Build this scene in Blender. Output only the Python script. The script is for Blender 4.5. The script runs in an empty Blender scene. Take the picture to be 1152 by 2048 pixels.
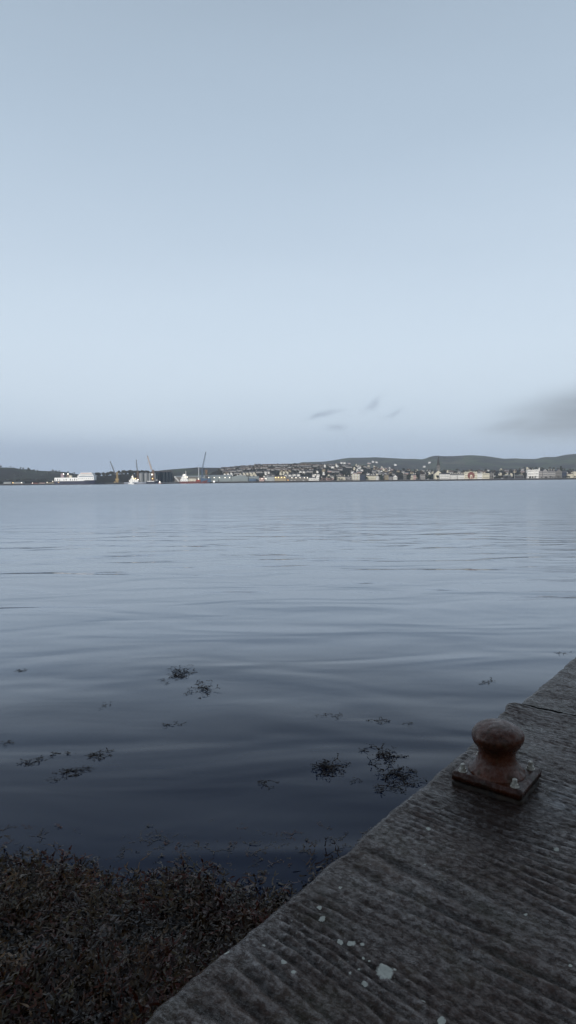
import bpy, math, random
import numpy as np
from mathutils import Vector, Matrix

# ------------------------------------------------------------------ camera, world, light
scene = bpy.context.scene
COL = scene.collection
FPX = 1240.0
ROLL = math.radians(0.6)
PITCH = math.atan(61.2 / FPX)
HQ = 0.85                       # quay deck above the water
EYE = 1.55                      # camera above the deck
CAMZ = HQ + EYE

fw = Vector((0, math.cos(PITCH), -math.sin(PITCH)))
up0 = Vector((0, math.sin(PITCH), math.cos(PITCH)))
ex = Vector((1, 0, 0))
rt = ex * math.cos(ROLL) - up0 * math.sin(ROLL)
up = ex * math.sin(ROLL) + up0 * math.cos(ROLL)
cam_data = bpy.data.cameras.new('camera')
cam = bpy.data.objects.new('camera', cam_data)
COL.objects.link(cam)
cam.matrix_world = Matrix(((rt.x, up.x, -fw.x, 0), (rt.y, up.y, -fw.y, 0), (rt.z, up.z, -fw.z, CAMZ), (0, 0, 0, 1)))
cam_data.sensor_fit = 'VERTICAL'
cam_data.sensor_height = 36.0
cam_data.lens = 36.0 * FPX / 2048.0
cam_data.clip_start = 0.05
cam_data.clip_end = 40000
scene.camera = cam

SUN_EL, SUN_AZ, SUN_STR = 11.0, 200.0, 3.8       # soft glow from behind the photographer (azimuth from +Y, clockwise)
SKY_GAIN = 1.0
scene.view_settings.view_transform = 'Standard'
scene.view_settings.look = 'None'
scene.view_settings.exposure = 0.0
scene.view_settings.gamma = 1.0
scene.render.engine = 'CYCLES'
scene.cycles.volume_bounces = 1
scene.cycles.max_bounces = 6

def ray(px, py):
    return fw + rt * ((px - 576) / FPX) + up * ((1024 - py) / FPX)
def P(px, py, D):
    r = ray(px, py); k = D / r.y
    return Vector((r.x * k, D, CAMZ + r.z * k))
def G(px, py, z):
    r = ray(px, py); k = (z - CAMZ) / r.z
    return Vector((r.x * k, r.y * k, z))

def lin(c):
    return tuple((v / 255 / 12.92) if v / 255 <= .04045 else ((v / 255 + .055) / 1.055) ** 2.4 for v in c)

class NT:
    """small helper for building node trees"""
    def __init__(s, tree):
        s.t = tree; s.n = tree.nodes; s.l = tree.links
    def node(s, ty, **kw):
        x = s.n.new(ty)
        for k, v in kw.items(): setattr(x, k, v)
        return x
    def link(s, a, b): s.l.new(a, b)
    def _in(s, sock, v):
        if isinstance(v, (int, float)): sock.default_value = v
        elif isinstance(v, tuple):
            sock.default_value = v if len(v) != 3 or len(sock.default_value) == 3 else (*v, 1)
        else: s.link(v, sock)
    def m(s, op, a, b=0.0, c=0.0, clamp=False):
        x = s.node('ShaderNodeMath', operation=op, use_clamp=clamp)
        s._in(x.inputs[0], a); s._in(x.inputs[1], b)
        if len(x.inputs) > 2: s._in(x.inputs[2], c)
        return x.outputs[0]
    def vm(s, op, a, b=(0, 0, 0)):
        x = s.node('ShaderNodeVectorMath', operation=op)
        s._in(x.inputs[0], a)
        if op == 'SCALE': s._in(x.inputs[3], b)
        else: s._in(x.inputs[1], b)
        return x.outputs[1] if op in ('LENGTH', 'DISTANCE', 'DOT_PRODUCT') else x.outputs[0]
    def mix(s, fac, a, b, mode='MIX'):
        x = s.node('ShaderNodeMix', data_type='RGBA', blend_type=mode)
        s._in(x.inputs[0], fac); s._in(x.inputs[6], a); s._in(x.inputs[7], b)
        return x.outputs[2]
    def mr(s, v, a, b, c=0.0, d=1.0, smooth=False):
        x = s.node('ShaderNodeMapRange')
        if smooth: x.interpolation_type = 'SMOOTHSTEP'
        s._in(x.inputs[0], v)
        for i, q in enumerate((a, b, c, d)): s._in(x.inputs[1 + i], q)
        return x.outputs[0]
    def noise(s, vec, scale, detail=3.0, rough=0.5, dist=0.0, out=0, ty=None):
        x = s.node('ShaderNodeTexNoise')
        if ty: x.noise_type = ty
        if vec is not None: s.link(vec, x.inputs['Vector'])
        x.inputs['Scale'].default_value = scale
        x.inputs['Detail'].default_value = detail
        x.inputs['Roughness'].default_value = rough
        x.inputs['Distortion'].default_value = dist
        return x.outputs[out]
    def ramp(s, fac, stops, interp='LINEAR'):
        x = s.node('ShaderNodeValToRGB')
        s._in(x.inputs[0], fac)
        cr = x.color_ramp; cr.interpolation = interp
        while len(cr.elements) < len(stops): cr.elements.new(0.5)
        for e, (p, c) in zip(cr.elements, stops):
            e.position = p; e.color = (*c, 1) if len(c) == 3 else c
        return x.outputs[0]
    def scale_vec(s, v, sc, loc=(0, 0, 0), rot=(0, 0, 0)):
        x = s.node('ShaderNodeMapping')
        s.link(v, x.inputs[0])
        x.inputs['Location'].default_value = loc
        x.inputs['Rotation'].default_value = rot
        x.inputs['Scale'].default_value = sc
        return x.outputs[0]

world = bpy.data.worlds.new('World')
scene.world = world
world.use_nodes = True
W = NT(world.node_tree)
W.n.clear()
geo = W.node('ShaderNodeTexCoord')
dirv = W.vm('NORMALIZE', geo.outputs['Generated'])
sep = W.node('ShaderNodeSeparateXYZ'); W.link(dirv, sep.inputs[0])
el = W.m('MULTIPLY', W.m('ARCSINE', sep.outputs[2]), 57.2958)
az = W.m('MULTIPLY', W.m('ARCTAN2', sep.outputs[0], sep.outputs[1]), 57.2958)
# thin overcast veil after sunset, by elevation in degrees
st = [(-2, (167, 189, 218)), (1.2, (176, 197, 224)), (3.2, (194, 213, 235)), (5.5, (213, 229, 245)), (9, (223, 238, 252)),
      (13, (221, 237, 252)), (20, (207, 224, 241)), (28, (189, 208, 227)), (38, (176, 194, 212)), (55, (132, 146, 164)), (90, (104, 116, 136))]
wob = W.noise(W.scale_vec(dirv, (1.2, 1.2, 5)), 1.6, 3, .5)
elw = W.m('ADD', el, W.m('MULTIPLY', W.m('SUBTRACT', wob, 0.5), 4.0))
veil = W.ramp(W.m('DIVIDE', W.m('ADD', elw, 2.0), 92.0), [((e + 2) / 92.0, lin(c)) for e, c in st], 'B_SPLINE')
def azel(px, py):
    r = ray(px, py).normalized()
    return math.degrees(math.atan2(r.x, r.y)), math.degrees(math.asin(r.z))
warp = W.noise(dirv, 22.0, 4, .6, out=1)
wsep = W.node('ShaderNodeSeparateXYZ'); W.link(warp, wsep.inputs[0])
azw = W.m('ADD', az, W.m('MULTIPLY', W.m('SUBTRACT', wsep.outputs[0], .5), 1.6))
elw2 = W.m('ADD', el, W.m('MULTIPLY', W.m('SUBTRACT', wsep.outputs[1], .5), .9))
def cloud(px, py, wa, we, tilt, strength, soft=True):
    a0, e0 = azel(px, py)
    c, s = math.cos(math.radians(tilt)), math.sin(math.radians(tilt))
    da = W.m('SUBTRACT', azw if not soft else az, a0); de = W.m('SUBTRACT', elw2 if not soft else el, e0)
    u = W.m('DIVIDE', W.m('ADD', W.m('MULTIPLY', da, c), W.m('MULTIPLY', de, s)), wa)
    v = W.m('DIVIDE', W.m('SUBTRACT', W.m('MULTIPLY', de, c), W.m('MULTIPLY', da, s)), we)
    r2 = W.m('ADD', W.m('MULTIPLY', u, u), W.m('MULTIPLY', v, v))
    return W.m('MULTIPLY', W.m('EXPONENT', W.m('MULTIPLY', r2, -1.0)), strength)
skyc = veil
big = W.m('MAXIMUM', cloud(1230, 820, 9.0, 2.3, 6, 1.15), cloud(1075, 836, 5.2, 1.2, 12, .75))
streak = W.noise(W.scale_vec(dirv, (3, 3, 26)), 2.2, 4, .55)
big = W.m('MULTIPLY', big, W.mr(streak, .25, .7, .72, 1.1))
big = W.mr(big, .06, 1.0, 0.0, .85, smooth=True)
skyc = W.mix(big, skyc, lin((143, 152, 163)))
for c in ((652, 828, 1.35, .22, 10, .38), (635, 832, .6, .22, 20, .25), (745, 811, .85, .30, 32, .34), (785, 827, .85, .22, 28, .33), (671, 855, .85, .24, 3, .38)):
    skyc = W.mix(cloud(*c, soft=False), skyc, lin((125, 142, 168)))
# low bluish bank over the harbour
skyc = W.mix(cloud(130, 905, 13, 1.1, 0, .35), skyc, lin((140, 160, 192)))
# mottled cover behind and above the photographer, a little darker than the open water side
back = W.m('MULTIPLY_ADD', sep.outputs[1], 0.5, 0.5)
skyc = W.mix(W.mr(back, 0.15, .62, .45, 0.0), skyc, lin((96, 104, 118)))
sky = W.node('ShaderNodeTexSky', sky_type='NISHITA')
sky.sun_disc = False
sky.sun_elevation = math.radians(SUN_EL)
sky.sun_rotation = math.radians(SUN_AZ)
bg1 = W.node('ShaderNodeBackground'); W.link(skyc, bg1.inputs[0]); bg1.inputs[1].default_value = SKY_GAIN
bg2 = W.node('ShaderNodeBackground'); W.link(sky.outputs[0], bg2.inputs[0]); bg2.inputs[1].default_value = 0.05
mx = W.node('ShaderNodeMixShader'); mx.inputs[0].default_value = .12
W.link(bg1.outputs[0], mx.inputs[1]); W.link(bg2.outputs[0], mx.inputs[2])
wo = W.node('ShaderNodeOutputWorld'); W.link(mx.outputs[0], wo.inputs[0])

sun_data = bpy.data.lights.new('sun', 'SUN')
sun_data.energy = SUN_STR; sun_data.angle = math.radians(8); sun_data.color = (1.0, .95, .88)
sun = bpy.data.objects.new('sun', sun_data); COL.objects.link(sun)
sd = Vector((math.sin(math.radians(SUN_AZ)) * math.cos(math.radians(SUN_EL)), math.cos(math.radians(SUN_AZ)) * math.cos(math.radians(SUN_EL)), math.sin(math.radians(SUN_EL))))
sun.rotation_euler = sd.to_track_quat('Z', 'Y').to_euler()

# ------------------------------------------------------------------ helpers
random.seed(7)
rng = np.random.default_rng(11)
_tab = [rng.random((257, 257)) for _ in range(8)]
def vnoise(x, y, k=0):
    t = _tab[k % 8]
    xi = np.floor(x).astype(int); yi = np.floor(y).astype(int)
    fx = x - xi; fy = y - yi
    fx = fx * fx * (3 - 2 * fx); fy = fy * fy * (3 - 2 * fy)
    x0 = xi % 256; y0 = yi % 256; x1 = (xi + 1) % 256; y1 = (yi + 1) % 256
    return (t[x0, y0] * (1 - fx) + t[x1, y0] * fx) * (1 - fy) + (t[x0, y1] * (1 - fx) + t[x1, y1] * fx) * fy
def fbm(x, y, k=0, o=4, g=.5):
    s = 0; a = 1; n = 0
    for i in range(o):
        s = s + a * vnoise(x * 2 ** i + i * 17.3, y * 2 ** i + i * 9.1, k + i); n += a; a *= g
    return s / n

def link(o, parent=None):
    COL.objects.link(o)
    if parent: o.parent = parent
    return o
def tag(o, label=None, cat=None, group=None, kind=None):
    if label: o['label'] = label
    if cat: o['category'] = cat
    if group: o['group'] = group
    if kind: o['kind'] = kind
    return o
def empty(name, loc=(0, 0, 0), rz=0):
    o = bpy.data.objects.new(name, None); o.location = loc; o.rotation_euler = (0, 0, rz); o.empty_display_size = .1
    return link(o)
def copy_tree(o, parent=None):
    c = o.copy(); COL.objects.link(c)
    c.parent = parent
    for ch in list(o.children): copy_tree(ch, c)
    return c

class MB:
    def __init__(s): s.v = []; s.f = []
    def add(s, vs, fs):
        n = len(s.v); s.v.extend([tuple(v) for v in vs]); s.f.extend([tuple(i + n for i in q) for q in fs])
    def box(s, x0, x1, y0, y1, z0, z1):
        s.add([(x0, y0, z0), (x1, y0, z0), (x1, y1, z0), (x0, y1, z0), (x0, y0, z1), (x1, y0, z1), (x1, y1, z1), (x0, y1, z1)],
              [(0, 3, 2, 1), (4, 5, 6, 7), (0, 1, 5, 4), (1, 2, 6, 5), (2, 3, 7, 6), (3, 0, 4, 7)])
    def prism(s, poly, y0, y1):
        """polygon in (x, z), counter-clockwise seen from -y, extruded from y0 to y1"""
        n = len(poly)
        s.add([(x, y0, z) for x, z in poly] + [(x, y1, z) for x, z in poly],
              [tuple(range(n)), tuple(range(2 * n - 1, n - 1, -1))] + [(i, i + n, (i + 1) % n + n, (i + 1) % n) for i in range(n)])
    def cyl(s, p, q, r0, r1=None, n=10, caps=True):
        r1 = r0 if r1 is None else r1
        p = Vector(p); q = Vector(q); d = (q - p).normalized()
        a = d.orthogonal().normalized(); b = d.cross(a)
        vs = [p + (a * math.cos(t) + b * math.sin(t)) * r0 for t in [i * math.tau / n for i in range(n)]] + \
             [q + (a * math.cos(t) + b * math.sin(t)) * r1 for t in [i * math.tau / n for i in range(n)]]
        fs = [(i, (i + 1) % n, (i + 1) % n + n, i + n) for i in range(n)]
        if caps: fs += [tuple(range(n - 1, -1, -1)), tuple(range(n, 2 * n))]
        s.add(vs, fs)
    def lathe(s, prof, c=(0, 0), n=64, tilt=None):
        vs = []; fs = []
        for r, z in prof:
            for i in range(n):
                t = i * math.tau / n
                vs.append((c[0] + r * math.cos(t), c[1] + r * math.sin(t), z))
        for j in range(len(prof) - 1):
            for i in range(n):
                fs.append((j * n + i, j * n + (i + 1) % n, (j + 1) * n + (i + 1) % n, (j + 1) * n + i))
        fs.append(tuple(range(n - 1, -1, -1)))
        fs.append(tuple((len(prof) - 1) * n + i for i in range(n)))
        s.add(vs, fs)
    def ball(s, c, r, n=10, m=6, sz=1.0):
        vs = [(c[0], c[1], c[2] - r * sz)]
        for j in range(1, m):
            ph = -math.pi / 2 + math.pi * j / m
            for i in range(n):
                t = math.tau * i / n
                vs.append((c[0] + r * math.cos(ph) * math.cos(t), c[1] + r * math.cos(ph) * math.sin(t), c[2] + r * sz * math.sin(ph)))
        vs.append((c[0], c[1], c[2] + r * sz))
        fs = [(0, 1 + (i + 1) % n, 1 + i) for i in range(n)]
        for j in range(m - 2):
            for i in range(n):
                fs.append((1 + j * n + i, 1 + j * n + (i + 1) % n, 1 + (j + 1) * n + (i + 1) % n, 1 + (j + 1) * n + i))
        k = 1 + (m - 2) * n; t = len(vs) - 1
        fs += [(k + i, k + (i + 1) % n, t) for i in range(n)]
        s.add(vs, fs)
    def mesh(s, name, mat, smooth=False):
        me = bpy.data.meshes.new(name); me.from_pydata(s.v, [], s.f); me.materials.append(mat)
        if smooth:
            me.polygons.foreach_set('use_smooth', [True] * len(me.polygons))
        me.update()
        return me
    def build(s, name, mat, parent=None, smooth=False):
        return link(bpy.data.objects.new(name, s.mesh(name, mat, smooth)), parent)

def np_mesh(name, verts, quads, mat, smooth=True, parent=None, attrs=None):
    me = bpy.data.meshes.new(name)
    nv, nq = len(verts), len(quads); k = quads.shape[1]
    me.vertices.add(nv); me.vertices.foreach_set('co', np.ascontiguousarray(verts, dtype=np.float32).ravel())
    me.loops.add(nq * k); me.loops.foreach_set('vertex_index', np.ascontiguousarray(quads, dtype=np.int32).ravel())
    me.polygons.add(nq)
    me.polygons.foreach_set('loop_start', np.arange(0, nq * k, k, dtype=np.int32))
    me.polygons.foreach_set('loop_total', np.full(nq, k, dtype=np.int32))
    me.polygons.foreach_set('use_smooth', np.full(nq, smooth, dtype=bool))
    if attrs:
        for an, av in attrs.items():
            at = me.attributes.new(an, 'FLOAT', 'POINT'); at.data.foreach_set('value', av.astype(np.float32))
    me.materials.append(mat)
    me.update(calc_edges=True); me.validate()
    return link(bpy.data.objects.new(name, me), parent)
def grid_quads(nr, nc):
    i = np.arange(nr - 1)[:, None] * nc + np.arange(nc - 1)[None, :]
    return np.stack([i, i + 1, i + nc + 1, i + nc], -1).reshape(-1, 4)

def new_mat(name):
    m = bpy.data.materials.new(name); m.use_nodes = True
    t = NT(m.node_tree); b = t.n['Principled BSDF']
    return m, t, b
def flat(name, col, rough=.7, var=.18, scale=.6, metal=0.0, tint=None, spec=.3):
    """plain weathered surface: base colour broken up by noise"""
    m, t, b = new_mat(name)
    tc = t.node('ShaderNodeTexCoord')
    nz = t.noise(tc.outputs['Object'], scale, 5, .6)
    c2 = tint or tuple(v * (1 - 2 * var) for v in col)
    t.link(t.mix(t.mr(nz, .3, .7), col, c2), b.inputs['Base Color'])
    b.inputs['Roughness'].default_value = rough; b.inputs['Metallic'].default_value = metal
    b.inputs['Specular IOR Level'].default_value = spec
    return m
def glow(name, col, s):
    m, t, b = new_mat(name)
    b.inputs['Base Color'].default_value = (*col, 1)
    b.inputs['Emission Color'].default_value = (*col, 1); b.inputs['Emission Strength'].default_value = s
    return m

# ------------------------------------------------------------------ water
def water_mat():
    m, t, b = new_mat('sea_water')
    tc = t.node('ShaderNodeTexCoord'); ob = tc.outputs['Object']
    sp = t.node('ShaderNodeSeparateXYZ'); t.link(ob, sp.inputs[0])
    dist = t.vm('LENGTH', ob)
    # dark over near weed; silty tone farther out also paints in extra sky reflection
    silt_sheen = t.mr(t.m('ADD', dist, t.m('MULTIPLY', t.m('SUBTRACT', t.noise(t.scale_vec(ob, (.3, .7, 1)), 1.0, 3, .5), .5), 2.5)), 4.5, 11.5, 0, 1, smooth=True)
    t.link(t.mix(silt_sheen, (.003, .010, .034), (.255, .305, .375)), b.inputs['Base Color'])
    t.link(t.mr(dist, 4.5, 14, 1.27, 1.52), b.inputs['IOR'])  # IOR rises with distance to strengthen the far reflection
    nearf = t.mr(dist, 2.5, 30, 1, 0, smooth=True)
    # long lazy swell
    w1 = t.noise(t.scale_vec(ob, (.26, .72, 1), rot=(0, 0, math.radians(-12))), 1.0, 2, .45, .7)
    w2 = t.noise(t.scale_vec(ob, (.75, 1.9, 1), rot=(0, 0, math.radians(14))), 1.0, 2, .5, .5)
    # crisp ripple lines farther out, in patches
    rl = t.noise(t.scale_vec(ob, (.06, .17, 1), rot=(0, 0, math.radians(-10))), 1.0, 1.5, .4, 1.1)
    line = t.m('SUBTRACT', 1.0, t.m('ABSOLUTE', t.m('MULTIPLY', t.m('SUBTRACT', rl, .5), 13.0)), clamp=True)
    line = t.m('POWER', line, 3.0)
    rl2 = t.noise(t.scale_vec(ob, (.12, .42, 1), loc=(5, 3, 0), rot=(0, 0, math.radians(13))), 1.0, 1.5, .4, 1.0)
    line2 = t.m('POWER', t.m('SUBTRACT', 1.0, t.m('ABSOLUTE', t.m('MULTIPLY', t.m('SUBTRACT', rl2, .5), 13.0)), clamp=True), 3.0)
    patch = t.mr(t.noise(t.scale_vec(ob, (.02, .03, 1)), 1.0, 2, .5), .42, .62)
    band = t.m('MULTIPLY', t.mr(dist, 13, 26), t.mr(dist, 70, 105, 1, 0))
    lm = t.m('MULTIPLY', t.m('MULTIPLY', patch, band), t.m('ADD', line, t.m('MULTIPLY', line2, .5)))
    calm = t.mr(dist, 16, 55, 1, .07, smooth=True)
    h = t.m('MULTIPLY', t.m('ADD', t.m('MULTIPLY', w1, .080), t.m('MULTIPLY', w2, .007)), calm)
    h = t.m('ADD', h, t.m('MULTIPLY', lm, .020))
    # fine ruffle of the breeze beyond the calm water
    ruf = t.noise(t.scale_vec(ob, (.5, 1.6, 1)), 1.3, 3, .6)
    h = t.m('ADD', h, t.m('MULTIPLY', t.m('MULTIPLY', ruf, t.mr(dist, 80, 160)), .012))
    bp = t.node('ShaderNodeBump'); bp.inputs['Strength'].default_value = 1.0; bp.inputs['Distance'].default_value = 1.0
    t.link(h, bp.inputs['Height']); t.link(bp.outputs[0], b.inputs['Normal'])
    wind = t.noise(t.scale_vec(ob, (.004, .012, 1)), 1.0, 3, .5)
    far = t.m('MULTIPLY', t.mr(dist, 70, 130), t.mr(wind, .3, .7, .75, 1.0))
    t.link(t.m('ADD', t.mr(dist, 10, 90, .04, .22), t.m('MULTIPLY', far, .03)), b.inputs['Roughness'])
    return m
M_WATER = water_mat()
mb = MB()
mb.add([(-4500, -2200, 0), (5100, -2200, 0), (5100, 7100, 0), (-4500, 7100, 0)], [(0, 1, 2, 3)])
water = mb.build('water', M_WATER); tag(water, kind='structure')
mb = MB(); mb.box(-4500, 5100, -2200, 7100, -9, -7)
tag(mb.build('seabed', flat('seabed_mud', (.03, .028, .02))), kind='structure')

# ------------------------------------------------------------------ quay
E0 = Vector((-0.454, 1.704, 0)); EA = math.atan2(0.62752618, 0.77859547)
ev = Vector((math.sin(EA), math.cos(EA), 0)); nv_ = Vector((ev.y, -ev.x, 0))
JS = 3.235                                   # joint across the quay, metres along the edge
def quay_pt(s, t, z=0): return E0 + ev * s + nv_ * t + Vector((0, 0, z))

def deck_height(s, t):
    """tamped, wave-ridged concrete; ridges run across the quay"""
    w = s + .028 * (vnoise(s * 2.2 + 5, t * 1.6 + 2, 1) - .5) * 2 + .016 * (vnoise(s * 6, t * 4, 2) - .5) * 2 + .006 * (vnoise(s * 20, t * 16, 3) - .5) * 2 + .05 * np.sin(t * 1.1)
    ph = w / .060 + 1.5 * vnoise(s * 2.4, t * .7, 3) * 2
    fr = ph - np.floor(ph)
    saw = np.where(fr < .72, fr / .72, (1 - fr) / .28)
    saw = saw ** 1.3
    amp = .0030 + .0090 * np.clip(fbm(s * 5.5, t * 2.4, 4, 3) * 2.8 - 1.0, 0, 1)
    amp = amp * np.clip(t / .12, .15, 1)
    amp = amp * np.where(s > JS, .55, 1)
    far = np.clip((s - 1.1) / 1.4, 0, 1); amp = amp * (1 - .62 * far)
    z = amp * (saw - .5)
    w2 = (w * 1.03 + .010 * (vnoise(s * 30 + 3, t * 7, 5) - .5)) / .036; f2 = np.abs((w2 - np.floor(w2)) - .5) * 2
    fine = (.0018 + .0048 * far) * np.clip(vnoise(s * 9, t * 4.5, 6) * 1.8 - .3, 0, 1) * (f2 - .5) * .75
    z = z + fine
    z = z + .0030 * (fbm(s * 26, t * 15, 5, 3, .6) - .5) * 2 + .0030 * (vnoise(s * 52, t * 38, 1) - .5) + .0025 * (vnoise(s * 95, t * 70, 6) - .5)
    z = z + .006 * (fbm(s * 2.5, t * 2.5, 2, 3) - .5) * 2
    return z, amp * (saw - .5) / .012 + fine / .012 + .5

def make_deck(s_arr, t_arr, dz=0.0, lip=None):
    S, T = np.meshgrid(s_arr, t_arr, indexing='ij')
    edge = .012 * (fbm(S * 9, S * 0 + 3, 1, 3) - .5) * 2 + .010 * (vnoise(S * 1.3, S * 0 + 1, 3) - .5) * 2
    z, ridge = deck_height(S, T); z = z + dz
    near = np.clip(T / .035, 0, 1)
    z = z - .016 * (1 - near) ** 2
    if lip is not None:
        a = lip
        ll = np.exp(-((S - (JS - .06)) / .07) ** 2)
        z = z + .012 * ll * np.exp(-(T / .09) ** 2)
        edge = edge - .030 * ll - .028 * np.exp(-((S - 3.0) / .3) ** 2)
        z = z - .03 * np.clip((S - (JS - .02)) / .02, 0, 1) ** 2
    Tn = T + edge * (1 - np.clip(T / .3, 0, 1))
    X = E0.x + ev.x * S + nv_.x * Tn; Y = E0.y + ev.y * S + nv_.y * Tn
    V = np.stack([X, Y, z + HQ], -1)
    # skirt down the wall face
    rows = []
    for k, zz in enumerate((-.03, -.09, -.2, -.5, -1.0, -2.5)):
        R = V[:, 0, :].copy(); R[:, 2] = HQ + dz + zz
        off = .012 * (fbm(s_arr * 6, s_arr * 0 + k * 3.1, 2, 3) - .5)
        R[:, 0] += nv_.x * off; R[:, 1] += nv_.y * off
        rows.append(R)
    V = np.concatenate([np.stack(rows[::-1], 1), V], 1)
    ridge = np.concatenate([np.full((len(s_arr), 6), .4), ridge], 1)
    return V, {'ridge': ridge.ravel()}
def spaced(a, b, fine0, fine1, step, grow):
    pts = list(np.arange(fine0, fine1, step))
    st = step; x = fine1
    while x < b: pts.append(x); st *= grow; x += st
    pts.append(b)
    st = step; x = fine0
    while x > a:
        st *= grow; x -= st; pts.insert(0, max(x, a))
    return np.unique(np.array(pts))

def deck_mat():
    m, t, b = new_mat('wet_concrete')
    tc = t.node('ShaderNodeTexCoord'); ob = tc.outputs['Object']
    # local frame: rotate so x runs along the quay edge
    q = t.scale_vec(ob, (1, 1, 1), rot=(0, 0, -(math.pi / 2 - EA)))
    n1 = t.noise(ob, 2.2, 5, .6); n2 = t.noise(ob, 26, 5, .65); n3 = t.noise(ob, 85, 3, .7)
    col = t.mix(t.mr(n1, .35, .65), (.058, .036, .028), (.034, .021, .017))
    col = t.mix(t.mr(n2, .35, .7, 0, .6), col, (.080, .057, .046))
    col = t.mix(t.mr(n3, .48, .62, 0, .6), col, (.012, .009, .007))
    n7 = t.noise(t.scale_vec(q, (60, 30, 40)), 1.0, 4, .75)
    col = t.mix(t.mr(n7, .50, .60, 0, .45), col, (.125, .086, .068))
    # ridge shading painted into the colour: crests lightened, hollows darkened
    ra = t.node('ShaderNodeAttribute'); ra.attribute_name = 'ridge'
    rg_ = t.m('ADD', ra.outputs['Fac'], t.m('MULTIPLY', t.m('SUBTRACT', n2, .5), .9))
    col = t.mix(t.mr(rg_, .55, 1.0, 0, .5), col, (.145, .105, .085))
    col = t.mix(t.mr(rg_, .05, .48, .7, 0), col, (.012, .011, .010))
    # algae and grime, stronger towards the edge and the near end
    n4 = t.noise(ob, 5, 6, .65)
    col = t.mix(t.mr(n4, .52, .68, 0, .35), col, (.040, .038, .020))
    n6 = t.noise(ob, 11, 4, .6)
    col = t.mix(t.mr(n6, .58, .7, 0, .5), col, (.060, .045, .028))
    # pale worn patches where bird lime has washed out
    sp = t.node('ShaderNodeTexVoronoi'); sp.inputs['Scale'].default_value = 38; t.link(ob, sp.inputs['Vector'])
    spk = t.m('MULTIPLY', t.mr(sp.outputs['Distance'], .10, .16, 1, 0), t.mr(t.noise(ob, 3.1, 3, .5), .56, .64))
    col = t.mix(t.m('MULTIPLY', spk, .6), col, (.30, .29, .26))
    # splashes of bird lime at their own places
    wv = t.vm('SCALE', t.vm('SUBTRACT', t.noise(ob, 50, 4, .75, out=1), (.5, .5, .5)), .024)
    pw = t.vm('ADD', ob, wv)
    tot = None
    spl = [(770, 1945, 18, 13), (705, 1886, 9, 8), (724, 1888, 5, 4), (680, 1882, 6, 5), (645, 1838, 6, 5), (638, 1816, 5, 4), (857, 1658, 5, 4),
           (1113, 1699, 5, 4), (885, 2043, 8, 6), (730, 1965, 7, 5), (718, 1935, 5, 4), (847, 2002, 4, 3), (452, 1903, 7, 5), (568, 1925, 6, 5),
           (587, 1944, 5, 4), (528, 1892, 3, 3), (850, 1728, 3, 3), (790, 1938, 4, 3), (738, 1920, 3, 3), (727, 1914, 3, 3), (680, 1775, 4, 3),
           (1053, 1829, 3, 3), (698, 1945, 4, 4), (1140, 1930, 4, 3)]
    for px, py, rx, ry in spl:
        g = G(px, py, HQ); r = rx * g.length / FPX * 1.0
        d = t.m('DIVIDE', t.vm('DISTANCE', pw, (g.x, g.y, HQ)), r)
        tot = d if tot is None else t.m('MINIMUM', tot, d)
    tot = t.m('ADD', tot, t.m('MULTIPLY', t.m('SUBTRACT', n2, .5), 1.3))
    msk = t.mr(tot, .8, 1.0, 1, 0)
    msk = t.m('MULTIPLY', msk, t.mr(n3, .25, .5, .7, 1))
    col = t.mix(msk, col, (.46, .46, .40))
    # chalky streaks right of the bollard
    c2 = G(1130, 1605, HQ)
    dd = t.vm('DISTANCE', t.scale_vec(ob, (1, 1, 1)), (c2.x, c2.y, HQ))
    ch = t.m('MULTIPLY', t.mr(dd, .04, .22, 1, 0), t.mr(t.noise(t.scale_vec(q, (40, 9, 1)), 1.0, 4, .6), .48, .6))
    col = t.mix(t.m('MULTIPLY', ch, .65), col, (.28, .28, .28))
    # rust and oil wash from the bollard
    c3 = G(1000, 1625, HQ); d3 = t.m('ADD', t.vm('DISTANCE', ob, (c3.x, c3.y, HQ)), t.m('MULTIPLY', t.m('SUBTRACT', n2, .5), .25))
    col = t.mix(t.mr(d3, .10, .42, .75, 0, smooth=True), col, (.018, .010, .007))
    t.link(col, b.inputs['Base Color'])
    wet = t.noise(t.scale_vec(q, (5, 1.3, 1)), 1.6, 4, .6)
    rg = t.mr(wet, .35, .65, .10, .26)
    rg = t.m('MAXIMUM', rg, t.m('MULTIPLY', msk, .8))
    t.link(rg, b.inputs['Roughness'])
    sl = t.m('MULTIPLY', t.mr(n7, .44, .60, .2, 1.3), t.mr(wet, .35, .6, 1.2, .5))
    t.link(t.m('MULTIPLY', sl, t.mr(rg_, .2, .7, .35, 1.0)), b.inputs['Specular IOR Level'])
    hh = t.m('ADD', t.m('MULTIPLY', t.noise(t.scale_vec(q, (60, 20, 40)), 1.0, 5, .75), .010), t.m('MULTIPLY', t.noise(ob, 70, 3, .7), .0060))
    hh = t.m('ADD', hh, t.m('MULTIPLY', msk, .0008))
    bp = t.node('ShaderNodeBump'); bp.inputs['Strength'].default_value = .8; bp.inputs['Distance'].default_value = 1.0
    t.link(hh, bp.inputs['Height']); t.link(bp.outputs[0], b.inputs['Normal'])
    return m
M_DECK = deck_mat()
quay = empty('quay'); tag(quay, kind='structure')
tt = spaced(0, 9, 0, 2.0, .0075, 1.04)
tt[0] = 0.0
sa = np.concatenate([spaced(-6, JS - .004, -.3, JS - .004, .0075, 1.05)])
V, at_ = make_deck(sa, tt, 0.0, lip=True)
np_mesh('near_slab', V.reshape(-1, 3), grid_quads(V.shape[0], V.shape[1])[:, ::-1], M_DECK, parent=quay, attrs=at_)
sb = spaced(JS + .026, 40, JS + .026, 6.0, .010, 1.04)
V, at_ = make_deck(sb, tt, -.008)
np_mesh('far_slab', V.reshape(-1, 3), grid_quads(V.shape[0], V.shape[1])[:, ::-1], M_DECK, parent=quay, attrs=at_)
mb = MB()
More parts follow.
